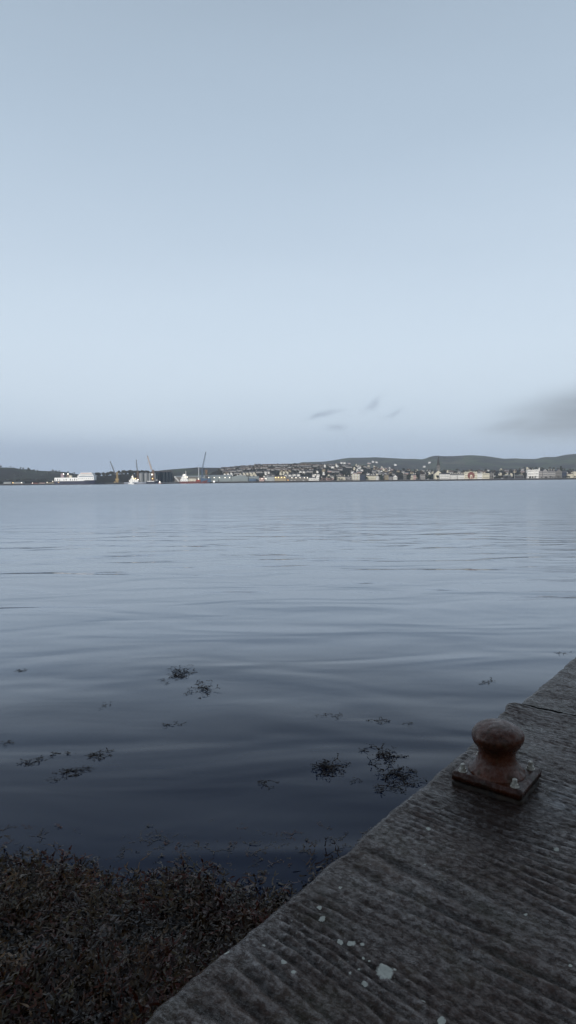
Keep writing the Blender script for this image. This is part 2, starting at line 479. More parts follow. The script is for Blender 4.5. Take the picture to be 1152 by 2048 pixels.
a, b_, c, d = [quay_pt(s, t) for s, t in ((-6, .12), (40, .12), (40, 8.98), (-6, 8.98))]
mb.add([(v.x, v.y, HQ - .06) for v in (a, b_, c, d)] + [(v.x, v.y, -2.6) for v in (a, b_, c, d)],
       [(0, 3, 2, 1), (4, 5, 6, 7), (0, 1, 5, 4), (1, 2, 6, 5), (2, 3, 7, 6), (3, 0, 4, 7)])
mb.build('slab_bed', M_DECK, quay)

# ------------------------------------------------------------------ bollard
def rust_mat(name='rusty_iron', dark=1.0):
    m, t, b = new_mat(name)
    tc = t.node('ShaderNodeTexCoord'); ob = tc.outputs['Object']
    n1 = t.noise(ob, 7, 6, .65, .4); n2 = t.noise(ob, 42, 5, .7); n3 = t.noise(ob, 16, 4, .6)
    c = t.mix(t.mr(n1, .35, .68), tuple(v * dark for v in (.095, .026, .011)), tuple(v * dark for v in (.022, .010, .006)))
    c = t.mix(t.mr(n2, .45, .72, 0, .8), c, tuple(v * dark for v in (.11, .040, .018)))
    c = t.mix(t.mr(n3, .55, .7, 0, .55), c, tuple(v * dark for v in (.028, .030, .014)))
    vo = t.node('ShaderNodeTexVoronoi'); vo.inputs['Scale'].default_value = 55; t.link(ob, vo.inputs['Vector'])
    pit = t.mr(vo.outputs['Distance'], .12, .24, 1, 0)
    pit = t.m('MULTIPLY', pit, t.mr(n3, .42, .55))
    c = t.mix(t.m('MULTIPLY', pit, .7), c, (.010, .007, .006))
    t.link(c, b.inputs['Base Color'])
    t.link(t.mr(n3, .35, .65, .22, .44), b.inputs['Roughness'])
    t.link(t.mr(n2, .4, .62, .15, .5), b.inputs['Specular IOR Level'])
    h = t.m('ADD', t.m('MULTIPLY', n2, .0028), t.m('MULTIPLY', n3, .005))
    h = t.m('SUBTRACT', h, t.m('MULTIPLY', pit, .0022))
    bp = t.node('ShaderNodeBump'); bp.inputs['Strength'].default_value = .9; bp.inputs['Distance'].default_value = 1.0
    t.link(h, bp.inputs['Height']); t.link(bp.outputs[0], b.inputs['Normal'])
    return m
M_RUST = rust_mat(); M_RUST2 = rust_mat('rusty_plate', .6)
PT = .062
Lc = G(905, 1543, HQ + PT); Fc = G(1043, 1585, HQ + PT); Rc = G(1081, 1536.5, HQ + PT)
ctr = (Lc + Rc) / 2
bo = empty('mooring_bollard', (ctr.x, ctr.y, HQ), math.pi / 2 - EA)      # local x runs along the quay edge, local y towards the water
tag(bo, 'rusty brown mushroom shaped iron bollard bolted at the edge of the wet concrete quay', 'bollard')
hx, hy = .157, .174
def slab_part(name, hx, hy, z0, z1, mat, bev, jit, seed):
    me = bpy.data.meshes.new(name); import bmesh
    bm = bmesh.new(); bmesh.ops.create_cube(bm, size=1)
    for v in bm.verts: v.co = Vector((v.co.x * 2 * hx, v.co.y * 2 * hy, z0 + (v.co.z + .5) * (z1 - z0)))
    bmesh.ops.bevel(bm, geom=bm.edges[:], offset=bev, segments=2, affect='EDGES')
    bmesh.ops.subdivide_edges(bm, edges=[e for e in bm.edges if e.calc_length() > .05], cuts=14, use_grid_fill=True)
    for v in bm.verts:
        x, y, z = v.co
        k = vnoise(np.array([x * 22 + seed + 50]), np.array([y * 22 + z * 60 + 50]), 3)[0] - .5
        k2 = vnoise(np.array([x * 60 + seed + 50]), np.array([y * 60 + z * 90 + 50]), 4)[0] - .5
        if abs(x) > hx * .93: v.co.x += math.copysign(k * jit + k2 * jit * .5, x)
        if abs(y) > hy * .93: v.co.y += math.copysign(k * jit + k2 * jit * .5, y)
        v.co.z += k2 * jit * .3 if z > (z0 + z1) / 2 else 0
    bm.to_mesh(me); bm.free()
    me.materials.append(mat)
    me.polygons.foreach_set('use_smooth', [True] * len(me.polygons))
    return link(bpy.data.objects.new(name, me), bo)
slab_part('mortar_bed', hx - .004, hy - .004, -.035, .022, flat('mortar_grime', (.035, .022, .012), .7, .3, 30, tint=(.006, .004, .003)), .01, .022, 3)
slab_part('base_plate', hx, hy, .018, PT, M_RUST2, .005, .005, 9)
prof = [(.150, PT - .004), (.1495, PT + .004), (.140, PT + .012), (.127, PT + .022), (.117, PT + .036), (.106, PT + .052), (.0990, PT + .07), (.0965, PT + .088), (.097, PT + .104),
        (.1015, PT + .120), (.1095, PT + .134), (.1195, PT + .147), (.1275, PT + .161), (.1335, PT + .175), (.1362, PT + .189), (.1350, PT + .203),
        (.1290, PT + .2165), (.1180, PT + .228), (.1020, PT + .2375), (.082, PT + .2445), (.058, PT + .2495), (.030, PT + .252), (.008, PT + .2528)]
vs = []; fs = []; N = 96
for j, (r, z) in enumerate(prof):
    r *= .955; z = PT + (z - PT) * .95
    for i in range(N):
        th = i * math.tau / N
        x, y = r * math.cos(th), r * math.sin(th)
        lean = max(0, (z - PT - .05)) * .06
        dent = 1 + .012 * math.sin(2 * th + 1) + .008 * math.sin(3 * th + z * 20)
        vs.append((x * dent + lean * .3, y * dent - lean * .3, z + (.004 * math.sin(th + 2) + .003 * math.sin(2 * th)) * (z > PT + .14) * min(1, r / .1)))
for j in range(len(prof) - 1):
    for i in range(N): fs.append((j * N + i, j * N + (i + 1) % N, (j + 1) * N + (i + 1) % N, (j + 1) * N + i))
fs.append(tuple((len(prof) - 1) * N + i for i in range(N)))
mb = MB(); mb.add(vs, fs); mb.build('post', M_RUST, bo, smooth=True)
M_ZINC = flat('galvanised_steel', (.62, .60, .54), .4, .3, 60, metal=.2, tint=(.25, .22, .17))
for bx, by, rr in ((-.118, .132, .3), (-.118, -.132, 1.1), (.118, -.132, .7), (.118, .132, .2)):
    mb = MB(); mb.cyl((bx, by, PT - .01), (bx, by, PT + .036), .0115, n=14); mb.cyl((bx, by, PT + .036), (bx, by, PT + .039), .0115, .008, n=14)
    bl = mb.build('bolt', M_ZINC, bo)
    mb = MB(); mb.cyl((bx, by, PT - .002), (bx, by, PT + .003), .022, n=20); mb.cyl((bx, by, PT + .003), (bx, by, PT + .015), .018, n=6)
    mb.build('nut', M_ZINC, bl)

# ------------------------------------------------------------------ seaweed
def weed_mat(name, cols, rough=.3, spec=.42):
    m, t, b = new_mat(name)
    tc = t.node('ShaderNodeTexCoord'); ob = tc.outputs['Object']
    at = t.node('ShaderNodeAttribute'); at.attribute_name = 'hue'
    c = t.ramp(at.outputs['Fac'], [(i / (len(cols) - 1), c) for i, c in enumerate(cols)])
    n = t.noise(ob, 60, 3, .6)
    c = t.mix(t.mr(n, .4, .7, 0, .6), c, (.004, .003, .003))
    t.link(c, b.inputs['Base Color']); b.inputs['Roughness'].default_value = rough
    b.inputs['Specular IOR Level'].default_value = spec
    h = t.noise(ob, 160, 3, .6)
    bp = t.node('ShaderNodeBump'); bp.inputs['Strength'].default_value = .5; bp.inputs['Distance'].default_value = .004
    t.link(h, bp.inputs['Height']); t.link(bp.outputs[0], b.inputs['Normal'])
    return m
M_WEED = weed_mat('wrack', [(.004, .002, .001), (.030, .012, .004), (.062, .032, .007), (.008, .003, .002), (.085, .016, .006), (.066, .045, .011), (.014, .006, .004), (.16, .085, .032)], .28, .24)
M_WEED2 = weed_mat('floating_wrack', [(.004, .002, .002), (.016, .007, .004), (.030, .013, .005), (.007, .003, .003)], .5, .10)

def frond(seed, L=.2, w=.009, curl=1.0):
    r = random.Random(seed); vs = []; fs = []
    def strip(p, d, pitch, ln, w0, lev):
        n = 5; prev = None; cur = Vector(p); ang = d; pt = pitch
        bend = r.uniform(-1.2, 1.2) * curl; bp = r.uniform(-.9, .7) * curl; tw = r.uniform(-.9, .9)
        for i in range(n + 1):
            k = i / n
            dirn = Vector((math.cos(ang) * math.cos(pt), math.sin(ang) * math.cos(pt), math.sin(pt)))
            side = Vector((-math.sin(ang), math.cos(ang), 0))
            side = (side * math.cos(tw * k * 2) + dirn.cross(side) * math.sin(tw * k * 2))
            ww = w0 * (1.0 + .25 * math.sin(k * 7 + seed)) * (1 if lev else (1 - .75 * max(0, k - .7) / .3))
            a = len(vs); vs.append(cur + side * ww / 2); vs.append(cur - side * ww / 2)
            if prev is not None: fs.append((prev, prev + 1, a + 1, a))
            prev = a
            cur = cur + dirn * ln / n; ang += bend / n; pt += bp / n
        if lev:
            for sgn in (-1, 1):
                if r.random() < .92:
                    strip(cur, ang + sgn * r.uniform(.25, .75) * (.5 + .5 * curl), pt + r.uniform(-.4, .4), ln * r.uniform(.6, .95), w0 * .85, lev - 1)
    strip((0, 0, 0), 0, r.uniform(.0, .3), L * .33, w, 3)
    V = np.array([tuple(v) for v in vs]); return V, np.array(fs)
PROTO = [frond(i, .20, .0115 if i % 3 else .007, 1.3) for i in range(18)]
PROTO_W = [frond(i + 40, .15, .019 if i % 3 else .012, .7) for i in range(12)]
def scatter(name, items, mat, parent=None, proto=None):
    proto = proto or PROTO
    """items: (x, y, z, yaw, pitch, roll, scale, flatten, hue)"""
    VV = []; QQ = []; HH = []; off = 0
    for k, (x, y, z, yaw, pi, ro, sc, fl, hue) in enumerate(items):
        V, Q = proto[k % len(proto)]
        v = V * sc; v = v * np.array([1, 1, fl])
        R = np.array(Matrix.Rotation(yaw, 3, 'Z') @ Matrix.Rotation(pi, 3, 'Y') @ Matrix.Rotation(ro, 3, 'X'))
        VV.append(v @ R.T + np.array([x, y, z])); QQ.append(Q + off); HH.append(np.full(len(V), hue)); off += len(V)
    return np_mesh(name, np.concatenate(VV), np.concatenate(QQ), mat, smooth=True, parent=parent, attrs={'hue': np.concatenate(HH)})

# weedy foreshore rising beside the wall
def shore_line(x):
    """y where the weed bank meets the water, by x"""
    return 3.52 + .04 * np.sin(x * 3.1 + 1) + .05 * np.sin(x * 7.3) + .16 * (fbm(x * 2.0 + 40, x * 0 + 3, 1, 3) - .5) - .04 * np.clip((x + .35) / 1.2, 0, 1) + .06 * np.clip((-x - .6), 0, 3)
def bank_z(x, y):
    d = shore_line(x) - y
    return np.clip(d * .26, -.6, .38) + .075 * (fbm(x * 3 + 30, y * 3 + 30, 2, 3) - .5) * 2.3 * np.clip(d + .12, 0, 1) - .03
xs = np.arange(-9, 2.3, .06); ys = np.arange(-4, 5.6, .06)
Xg, Yg = np.meshgrid(xs, ys, indexing='ij')
Z = bank_z(Xg, Yg)
np_bank = np_mesh('foreshore', np.stack([Xg, Yg, Z], -1).reshape(-1, 3), grid_quads(len(xs), len(ys))[:, ::-1], flat('wet_stones', (.014, .011, .009), .4, .3, 20))
tag(np_bank, kind='structure')
def inside_quay(x, y, m=.0):
    return (x - E0.x) * nv_.x + (y - E0.y) * nv_.y > -m
items = []
rnd = random.Random(5)
tries = 0
while len(items) < 12000 and tries < 120000:
    tries += 1
    if rnd.random() < .86: x = rnd.uniform(-2.6, 1.1); y = rnd.uniform(1.9, 4.25)
    else: x = rnd.uniform(-6, 0); y = rnd.uniform(-1, 4.3)
    if inside_quay(x, y, .05): continue
    sl = float(shore_line(np.array([x]))[0]); d = sl - y
    if d < -.02 and rnd.random() < .85: continue
    if d < -.22: continue
    z = float(bank_z(np.array([x]), np.array([y]))[0])
    cl = float(fbm(np.array([x * 2.1 + 60]), np.array([y * 2.1 + 60]), 5, 2)[0])
    z = max(z, -.02) + rnd.uniform(.0, .035)
    ht = vnoise(np.array([x * 3.2 + 70]), np.array([y * 3.2 + 70]), 6)[0]
    hue = min(1, max(0, ht * .9 + rnd.gauss(0, .22)))
    fl = 9 * vnoise(np.array([x * 1.7 + 90]), np.array([y * 1.7 + 90]), 7)[0]
    items.append((x, y, z, fl + rnd.gauss(0, .55), rnd.uniform(-.16, .16), rnd.uniform(-.7, .7), rnd.uniform(.5, 1.4) * (.8 + .5 * cl), rnd.uniform(.2, .6), hue))
tag(scatter('seaweed_bed', items, M_WEED), 'dense bed of dark brown wrack covering the shore below the quay', 'seaweed', kind='stuff')
# loose fronds reaching up through the shallow water beyond the bed
items = []
while len(items) < 380:
    px = rnd.uniform(-40, 720); py = 1640 + 120 * rnd.random() ** .7
    g = G(px, py, 0)
    if inside_quay(g.x, g.y, .06): continue
    if vnoise(np.array([g.x * 4 + 80]), np.array([g.y * 4 + 80]), 2)[0] < .5: continue
    items.append((g.x, g.y, rnd.uniform(-.008, .002), rnd.uniform(0, 6.28), rnd.uniform(-.03, .03), rnd.uniform(-.1, .1), rnd.uniform(.35, .8), .10, rnd.uniform(.1, .6)))
tag(scatter('seaweed_fringe', items, M_WEED), 'scattered frond tips breaking the water just beyond the seaweed bed', 'seaweed', kind='stuff')

clumps = [
    ([(42, 1342, 15, 6, 8)], 'small dark floating clump of seaweed near the left edge, farthest left on the open water'),
    ([(358, 1350, 30, 20, 46)], 'large dark seaweed clump floating in open water, left one of the far pair'),
    ([(403, 1378, 28, 18, 34)], 'dark seaweed clump floating in open water, right one of the far pair'),
    ([(213, 1410, 12, 11, 9)], 'small wispy seaweed tuft below and left of the far pair of clumps'),
    ([(340, 1449, 24, 4, 5)], 'thin faint line of seaweed barely breaking the water left of centre'),
    ([(73, 1523, 22, 10, 17)], 'compact dark seaweed tuft at the left end of the left hand drift'),
    ([(122, 1507, 26, 5, 10)], 'narrow streak of seaweed above the long drift on the left'),
    ([(192, 1512, 24, 13, 16)], 'ragged seaweed clump at the upper right end of the slanting left drift'),
    ([(168, 1537, 16, 10, 16)], 'dense dark seaweed clump low in the middle of the slanting left drift'),
    ([(138, 1545, 24, 11, 16)], 'stringy seaweed clump left of the densest clump of the left drift'),
    ([(108, 1560, 18, 5, 7)], 'small seaweed scrap at the lowest left tip of the slanting left drift'),
    ([(660, 1536, 27, 20, 48)], 'rounded dark seaweed clump standing proud of the water right of centre'),
    ([(712, 1562, 18, 5, 8)], 'little sprig of seaweed between the rounded clump and the quay'),
    ([(768, 1512, 38, 20, 44)], 'spiky seaweed clump floating beside the quay near the bollard'),
    ([(800, 1556, 42, 22, 44), (780, 1580, 26, 14, 16)], 'seaweed mass pressed against the quay wall left of the bollard'),
    ([(755, 1442, 18, 3, 6)], 'flat thin strip of seaweed midway between the clumps and the bollard top'),
    ([(816, 1449, 11, 4, 6)], 'tiny dark seaweed scrap left of the bollard top'),
    ([(975, 1364, 26, 7, 10)], 'small seaweed scrap floating off the quay edge above the bollard'),
    ([(1125, 1306, 14, 4, 5)], 'tiny seaweed scrap by the quay edge at far right'),
    ([(530, 1573, 24, 14, 8)], 'sparse seaweed sprig in the dark water at the centre'),
    ([(660, 1432, 26, 6, 7)], 'faint scattered seaweed strands above the rounded clump'),
    ([(22, 1487, 24, 5, 6)], 'thin seaweed strands at the left margin above the left hand drift'),
]
for parts, lab in clumps:
    items = []; c0 = G(parts[0][0], parts[0][1], 0)
    for px, py, rx, ry, n in parts:
        g = G(px, py, 0); Dd = g.y
        wx = rx * Dd / FPX; wy = abs(G(px, py - ry, 0).y - G(px, py + ry, 0).y) / 2
        tall = n > 30; n = int(n * 1.7)
        i = 0
        while i < n:
            a = rnd.uniform(0, 6.28); q = rnd.random()
            x = g.x + math.cos(a) * q * wx; y = g.y + math.sin(a) * q * wy
            if inside_quay(x, y, .08): i += 1; continue
            sc = rnd.uniform(.35, .75) * (1.0 if wx > .08 else .6) * (Dd / 6) ** .3
            items.append((x, y, rnd.uniform(-.010, .012 if not tall else .02), rnd.gauss(.25, .5) + rnd.choice((0, math.pi)), rnd.uniform(-.10, .04) * (2.0 if tall else 1), rnd.uniform(-.25, .25),
                          sc, rnd.uniform(.15, .4) if not tall else rnd.uniform(.3, .8), rnd.uniform(0, .6)))
            i += 1
    items = [(x - c0.x, y - c0.y, *r) for x, y, *r in items]
    o = scatter('seaweed_clump', items, M_WEED2, proto=PROTO_W); o.location = (c0.x, c0.y, 0)
    tag(o, lab, 'seaweed', 'clumps of seaweed floating off the quay')

# ------------------------------------------------------------------ far shore terrain
Y0 = 1400.0; ZP = 3.6
SIL = {
    'left': (2700, 700, [(-500, 915), (-200, 925), (0, 935), (10, 935.5), (27, 935.5), (45, 939), (55, 938.5), (72, 942), (105, 942.5), (130, 944), (150, 948), (200, 953), (300, 958), (340, 964)]),
    'wood': (1750, 240, [(-500, 968), (120, 967), (180, 952.5), (215, 951.5), (235, 948.5), (262, 948), (290, 948), (330, 950), (360, 955), (500, 966)]),
    'mid': (3100, 700, [(200, 966), (240, 957), (275, 946.5), (300, 943.5), (330, 940), (360, 937.5), (380, 936), (395, 934.5), (440, 935.5), (500, 937), (560, 950), (620, 962)]),
    'town': (2050, 560, [(400, 962), (425, 945), (445, 939), (470, 936.5), (490, 935), (520, 933), (560, 931.5), (600, 931), (640, 931.5), (680, 932), (720, 934), (760, 938), (800, 941), (860, 944),
                         (900, 943), (950, 943), (1000, 942), (1040, 940), (1060, 937), (1100, 939), (1152, 942), (1500, 940)]),
    'far': (4600, 1700, [(480, 962), (560, 934), (595, 927.5), (605, 925), (620, 924.5), (650, 923.5), (665, 921.5), (680, 918.5), (700, 916), (720, 916), (750, 915), (770, 916), (800, 917.5), (830, 918.2),
                         (842, 919), (850, 918), (860, 914), (870, 912), (890, 913), (910, 912.5), (945, 911), (970, 912.5), (990, 915.5), (1008, 918.5), (1030, 917.5), (1050, 918.5), (1072, 918.5),
                         (1090, 914.5), (1110, 915), (1130, 910.5), (1152, 908.5), (1300, 905), (1600, 912)]),
}
def hill_h(name, px):
    D, _, pts = SIL[name]
    xs_, ys_ = zip(*pts)
    py = np.interp(px, xs_, ys_)
    # px -> elevation height at depth D
    rz = fw.z + rt.z * (px - 576) / FPX + up.z * (1024 - py) / FPX
    ry = fw.y + rt.y * (px - 576) / FPX + up.y * (1024 - py) / FPX
    return CAMZ + rz / ry * D
def terrain_z(px, D):
    px = np.asarray(px, float); D = np.asarray(D, float)
    z = np.full(np.broadcast(px, D).shape, ZP)
    for k, (Dr, span, _) in SIL.items():
        H = np.maximum(hill_h(k, px), 0)
        start = Y0 + 60 if k in ('town', 'wood') else Dr - span
        u = np.clip((D - start) / (Dr - start), 0, 1)
        s = u * u * (3 - 2 * u) if k not in ('town',) else np.sin(u * math.pi / 2) ** 1.15
        back = np.clip((D - Dr) / span, 0, 1); s = s * (1 - .5 * back * back * (3 - 2 * back))
        z = np.maximum(z, ZP + (H - ZP) * s)
    return z
pxs = np.arange(-420, 1580, 4.0)
Ds = np.concatenate([np.arange(Y0 + 8, 2300, 14), np.arange(2300, 7000, 60)])
PX, DD = np.meshgrid(pxs, Ds, indexing='ij')
Zt = terrain_z(PX, DD)
Zt = Zt + (fbm(PX * .03 + 50, DD * .01 + 50, 3, 3) - .5) * np.clip((DD - 1600) / 1500, 0, 1) * 5
rx = fw.x + rt.x * (PX - 576) / FPX + up.x * (1024 - 950) / FPX
ry = fw.y + rt.y * (PX - 576) / FPX + up.y * (1024 - 950) / FPX
Xt = rx / ry * DD
def hill_mat():
    m, t, b = new_mat('fields_and_woods')
    tc = t.node('ShaderNodeTexCoord'); ob = tc.outputs['Object']
    fl = t.scale_vec(ob, (.006, .0035, 0))
    vo = t.node('ShaderNodeTexVoronoi'); vo.inputs['Scale'].default_value = 1.3; t.link(fl, vo.inputs['Vector'])
    sp = t.node('ShaderNodeSeparateColor'); t.link(vo.outputs['Color'], sp.inputs[0])
    field = t.ramp(sp.outputs[0], [(0, (.055, .075, .032)), (.35, (.080, .100, .045)), (.6, (.070, .072, .040)), (.8, (.045, .06, .03)), (1, (.09, .085, .05))])
    wood = t.mix(t.noise(ob, .02, 4, .7), (.018, .024, .016), (.045, .035, .030))
    n = t.noise(ob, .006, 5, .65)
    c = t.mix(t.mr(n, .40, .55), field, wood)
    # the near slopes are gardens and bare trees rather than fields
    sy = t.node('ShaderNodeSeparateXYZ'); t.link(ob, sy.inputs[0])
    c = t.mix(t.mr(sy.outputs[1], 2000, 2500, .85, 0), c, wood)
    t.link(c, b.inputs['Base Color']); b.inputs['Roughness'].default_value = 1; b.inputs['Specular IOR Level'].default_value = 0
    return m
M_HILL = hill_mat()
tag(np_mesh('hills', np.stack([Xt, DD, Zt], -1).reshape(-1, 3), grid_quads(len(pxs), len(Ds))[:, ::-1], M_HILL), kind='structure')
# unseen mountain slope behind the camera, added to shade the foreground from low sun
xb = np.arange(-4000, 4001, 40.0); yb = np.concatenate([np.arange(-40, -300, -10.0), np.arange(-300, -2100, -40.0)])
XB, YB = np.meshgrid(xb, yb, indexing='ij')
ub = np.clip((-YB - 60) / 740, 0, 1); HB = 250 + 70 * (fbm(XB * .002 + 20, XB * 0 + 2, 1, 3) - .5) * 2
ZB = -2 + 5 * np.clip((-YB - 40) / 20, 0, 1) + HB * ub ** 1.3 + 10 * (fbm(XB * .01 + 50, YB * .01 + 50, 3, 3) - .5) * ub
ZB = ZB - np.clip((-YB - 1100) / 900, 0, 1) * 120
tag(np_mesh('sun_block_slope', np.stack([XB, YB, ZB], -1).reshape(-1, 3), grid_quads(len(xb), len(yb)), M_HILL), kind='structure')
# flat ground and harbour edge
M_WALL = flat('dark_sea_wall', (.035, .033, .032), .8, .3, .25)
M_PROM = flat('promenade_ground', (.10, .095, .085), .9, .3, .08)
mb = MB(); mb.box(-900, 1100, Y0 + 1.2, Y0 + 75, ZP - .5, ZP); tag(mb.build('promenade', M_PROM), kind='structure')
sw = empty('sea_wall', (0, Y0, 0)); tag(sw, 'long dark stone sea wall running along the whole far waterfront', 'sea wall')
mb = MB(); mb.prism([(-900, -2), (1100, -2), (1100, 2.4), (-900, 2.4)], 0, 1.2); mb.build('wall_face', M_WALL, sw)
mb = MB(); mb.prism([(-900, 2.4), (1100, 2.4), (1100, 2.9), (-900, 2.9)], -.3, 1.6); mb.build('coping', flat('coping_stone', (.09, .088, .085), .9, .2, .2), sw)

# ------------------------------------------------------------------ materials of the town
WALLS = {
    'dull': flat('weathered_render', (.36, .35, .34), .85, .12, .15),
    'white': flat('white_render', (.74, .73, .70), .8, .06, .15), 'cream': flat('cream_render', (.62, .58, .46), .8, .08, .15),
    'grey': flat('grey_render', (.32, .31, .30), .85, .1, .15), 'stone': flat('grey_stone', (.20, .19, .175), .9, .25, .5),
    'pink': flat('pink_render', (.50, .36, .33), .8, .1, .15), 'red': flat('red_brick', (.30, .075, .05), .85, .15, .4),
    'blue': flat('blue_cladding', (.06, .11, .18), .6, .1, .1), 'green': flat('green_cladding', (.22, .255, .26), .7, .1, .08),
    'pale': flat('pale_cladding', (.34, .36, .36), .7, .1, .08), 'tan': flat('tan_stone', (.34, .29, .20), .9, .15, .3),
    'navy': flat('dark_slate_cladding', (.035, .045, .075), .7, .15, .1), 'teal': flat('dark_teal_sheeting', (.006, .015, .022), .9, .2, .1, spec=.1),
}
ROOFS = {'slate': flat('slate_roof', (.07, .07, .078), .7, .25, .3), 'brown': flat('brown_tile', (.11, .075, .06), .8, .2, .3), 'pale': flat('pale_sheet_roof', (.30, .33, .33), .6, .1, .1),
         'grey': flat('grey_sheet_roof', (.17, .18, .19), .6, .15, .1), 'dark': flat('dark_roof', (.035, .035, .04), .7, .2, .3)}
M_WIN = flat('window_glass', (.02, .024, .03), .15, .2, 2, spec=.5)
M_POT = flat('chimney_pot_stone', (.55, .52, .46), .9, .15, .5)
M_DKMETAL = flat('dark_metal', (.03, .03, .035), .5, .2, 1)
L_WHITE = glow('lamp_white', (1.0, .93, .78), 4); L_WARM = glow('lamp_warm', (1.0, .66, .25), 4.5); L_ORANGE = glow('lamp_orange', (1.0, .45, .06), 4)

def lamp(px, py, D, mat, parent=None, r=.85, name='lamp'):
    p = P(px, py, D)
    if parent: p = p - parent.location
    mb = MB(); mb.ball(p, r, 10, 6, .8); return mb.build(name, mat, parent, smooth=True)

def windows(parent, x0, x1, z0, z1, floors, bays, y=-.06, ww=1.3, wh=1.7, mat=None):
    fh = (z1 - z0) / floors; bw = (x1 - x0) / bays
    for i in range(floors):
        for j in range(bays):
            cx = x0 + (j + .5) * bw; cz = z0 + (i + .52) * fh
            mb = MB(); mb.box(cx - ww / 2, cx + ww / 2, y, y + .04, cz - wh / 2, cz + wh / 2); mb.build('window', mat or M_WIN, parent)

def building(name, cat, label, px0, px1, ytop, D=Y0 + 22, wall='white', roof='slate', floors=2, bays=4, depth=9, ridge='along', rise=3.0, chim=(), group=None, ww=1.3, wh=1.8, basez=ZP, lamps=(), bat=0):
    a = P(px0, ytop, D); b = P(px1, ytop, D); zt = (a.z + b.z) / 2
    o = empty(name, (a.x, D, basez)); tag(o, label, cat, group)
    w = b.x - a.x; h = zt - basez
    walls = o
    mb = MB(); mb.box(0, w, 0, depth, -1.5, h)
    if ridge == 'across': mb.prism([(0, h), (w, h), (w / 2, h + rise)], 0, depth)
    wl = mb.build('wall', WALLS[wall], o)
    if ridge == 'along':
        mb = MB(); n = len(mb.v)
        mb.add([(-.3, -.4, h + .02), (w + .3, -.4, h + .02), (w + .3, depth + .4, h + .02), (-.3, depth + .4, h + .02), (-.3, depth / 2, h + rise), (w + .3, depth / 2, h + rise)],
               [(0, 3, 2, 1), (0, 1, 5, 4), (2, 3, 4, 5), (0, 4, 3), (1, 2, 5)])
        rf = mb.build('roof', ROOFS[roof], o)
    elif ridge == 'across':
        mb = MB()
        for sg in (0, 1):
            xe = -.4 if sg == 0 else w + .4; ze = h - .4 * rise / (w / 2)
            mb.prism([(xe, ze + .05), (w / 2, h + rise + .05), (w / 2, h + rise + .35), (xe, ze + .35)] if sg == 0 else [(w / 2, h + rise + .05), (xe, ze + .05), (xe, ze + .35), (w / 2, h + rise + .35)], .35, depth + .35)
        rf = mb.build('roof', ROOFS[roof], o)
    else:
        mb = MB(); mb.box(-.25, w + .25, -.25, depth + .25, h + .01, h + .5); rf = mb.build('roof', ROOFS[roof] if wall != 'white' or roof != 'slate' else ROOFS['slate'], o)
    for c in chim:
        cx = w * c; zc = h + (rise if ridge == 'along' else .4)
        mb = MB(); mb.box(cx - .9, cx + .9, depth / 2 - .6, depth / 2 + .6, zc - 1.2, zc + 1.9)
        for q in (-.5, .0, .5): mb.cyl((cx + q, depth / 2, zc + 1.9), (cx + q, depth / 2, zc + 2.5), .16, n=6)
        mb.build('chimney', M_POT, rf)
    if floors: windows(o, w * .04, w * .96, .4, h - .2, floors, bays, ww=ww, wh=wh)
    for lx, ly, lm in lamps:
        p = P(lx, ly, D - 1.2) - o.location; mb = MB(); mb.ball(p, .8, 10, 6, .8); lo = mb.build('lamp', lm, o, True)
    if bat:
        mb = MB()
        for k in range(bat):
            x = w * (k + .25) / bat; mb.box(x, x + w / bat * .5, -.2, .9, h + .52, h + 1.6)
        mb.build('battlement', WALLS[wall], o)
    return o, w, h

# seafront, left to right (pixel extents of the 1152 px wide photograph; depths are metres from the quay)
building('harbour_shed', 'shed', 'low pale shed on the pier at the far left with a warm lamp', 7, 22, 964.5, wall='pale', roof='grey', floors=0, depth=14, rise=1.5, lamps=((26, 965.5, L_WARM),))
building('harbour_shed', 'shed', 'low grey shed with a white roof lamp, second from the left on the pier', 27, 46, 965, wall='grey', roof='pale', floors=0, depth=14, rise=1.4, lamps=((43, 965.3, L_WHITE),))
for i, (a, b, yt, wl, lb) in enumerate([(62, 76, 966, 'red', 'rust red container on the left pier beside a slim mast'), (78, 90, 965.5, 'pink', 'faded pink container in the middle of the left pier'),
                                        (92, 108, 965, 'tan', 'tan container on the left pier nearest the ferry stern')]):
    pa, pb = P(a, yt, Y0 + 6), P(b, yt, Y0 + 6)
    o = empty('shipping_container', (pa.x, Y0 + 6, ZP)); tag(o, lb, 'container', 'containers on the left pier')
    mb = MB(); w = pb.x - pa.x; h = pa.z - ZP
    n = int(w / .9)
    for k in range(n): mb.box(w * k / n, w * (k + .55) / n, 0, 2.4, 0, h); mb.box(w * (k + .55) / n, w * (k + 1) / n, .12, 2.28, .05, h - .05)
    mb.build('box_body', WALLS[wl], o)
    for q in (-.08, w):
        mb = MB(); mb.box(q, q + .08, -.05, 2.45, 0, h + .08); mb.build('end_frame', M_DKMETAL, o)
def pole_light(px, ytop, label, mat=L_WHITE, D=Y0 + 4, group='lamp posts along the far waterfront', head=True, thick=.22, col=None):
    p = P(px, ytop, D); o = empty('street_lamp', (p.x, D, ZP)); tag(o, label, 'street lamp', group)
    mb = MB(); mb.cyl((0, 0, 0), (0, 0, p.z - ZP), thick, thick * .6, 8); mb.box(-.1, 1.2, -.1, .1, p.z - ZP - .1, p.z - ZP + .1); mb.build('post', col or WALLS['grey'], o)
    mb = MB(); mb.ball((1.2, 0, p.z - ZP - .1), .75, 10, 6, .7); mb.build('lamp_head', mat, o, True)
    return o
pole_light(64, 966, 'lit lamp post among the containers on the left pier')
pole_light(93, 964.5, 'lit lamp post at the right end of the containers on the left pier')
pole_light(104.5, 962.5, 'tall lit lamp post just left of the ferry stern')
p = P(72, 957, Y0 + 9); o = empty('mast', (p.x, Y0 + 9, ZP)); tag(o, 'slim dark mast standing behind the red container on the left pier', 'mast')
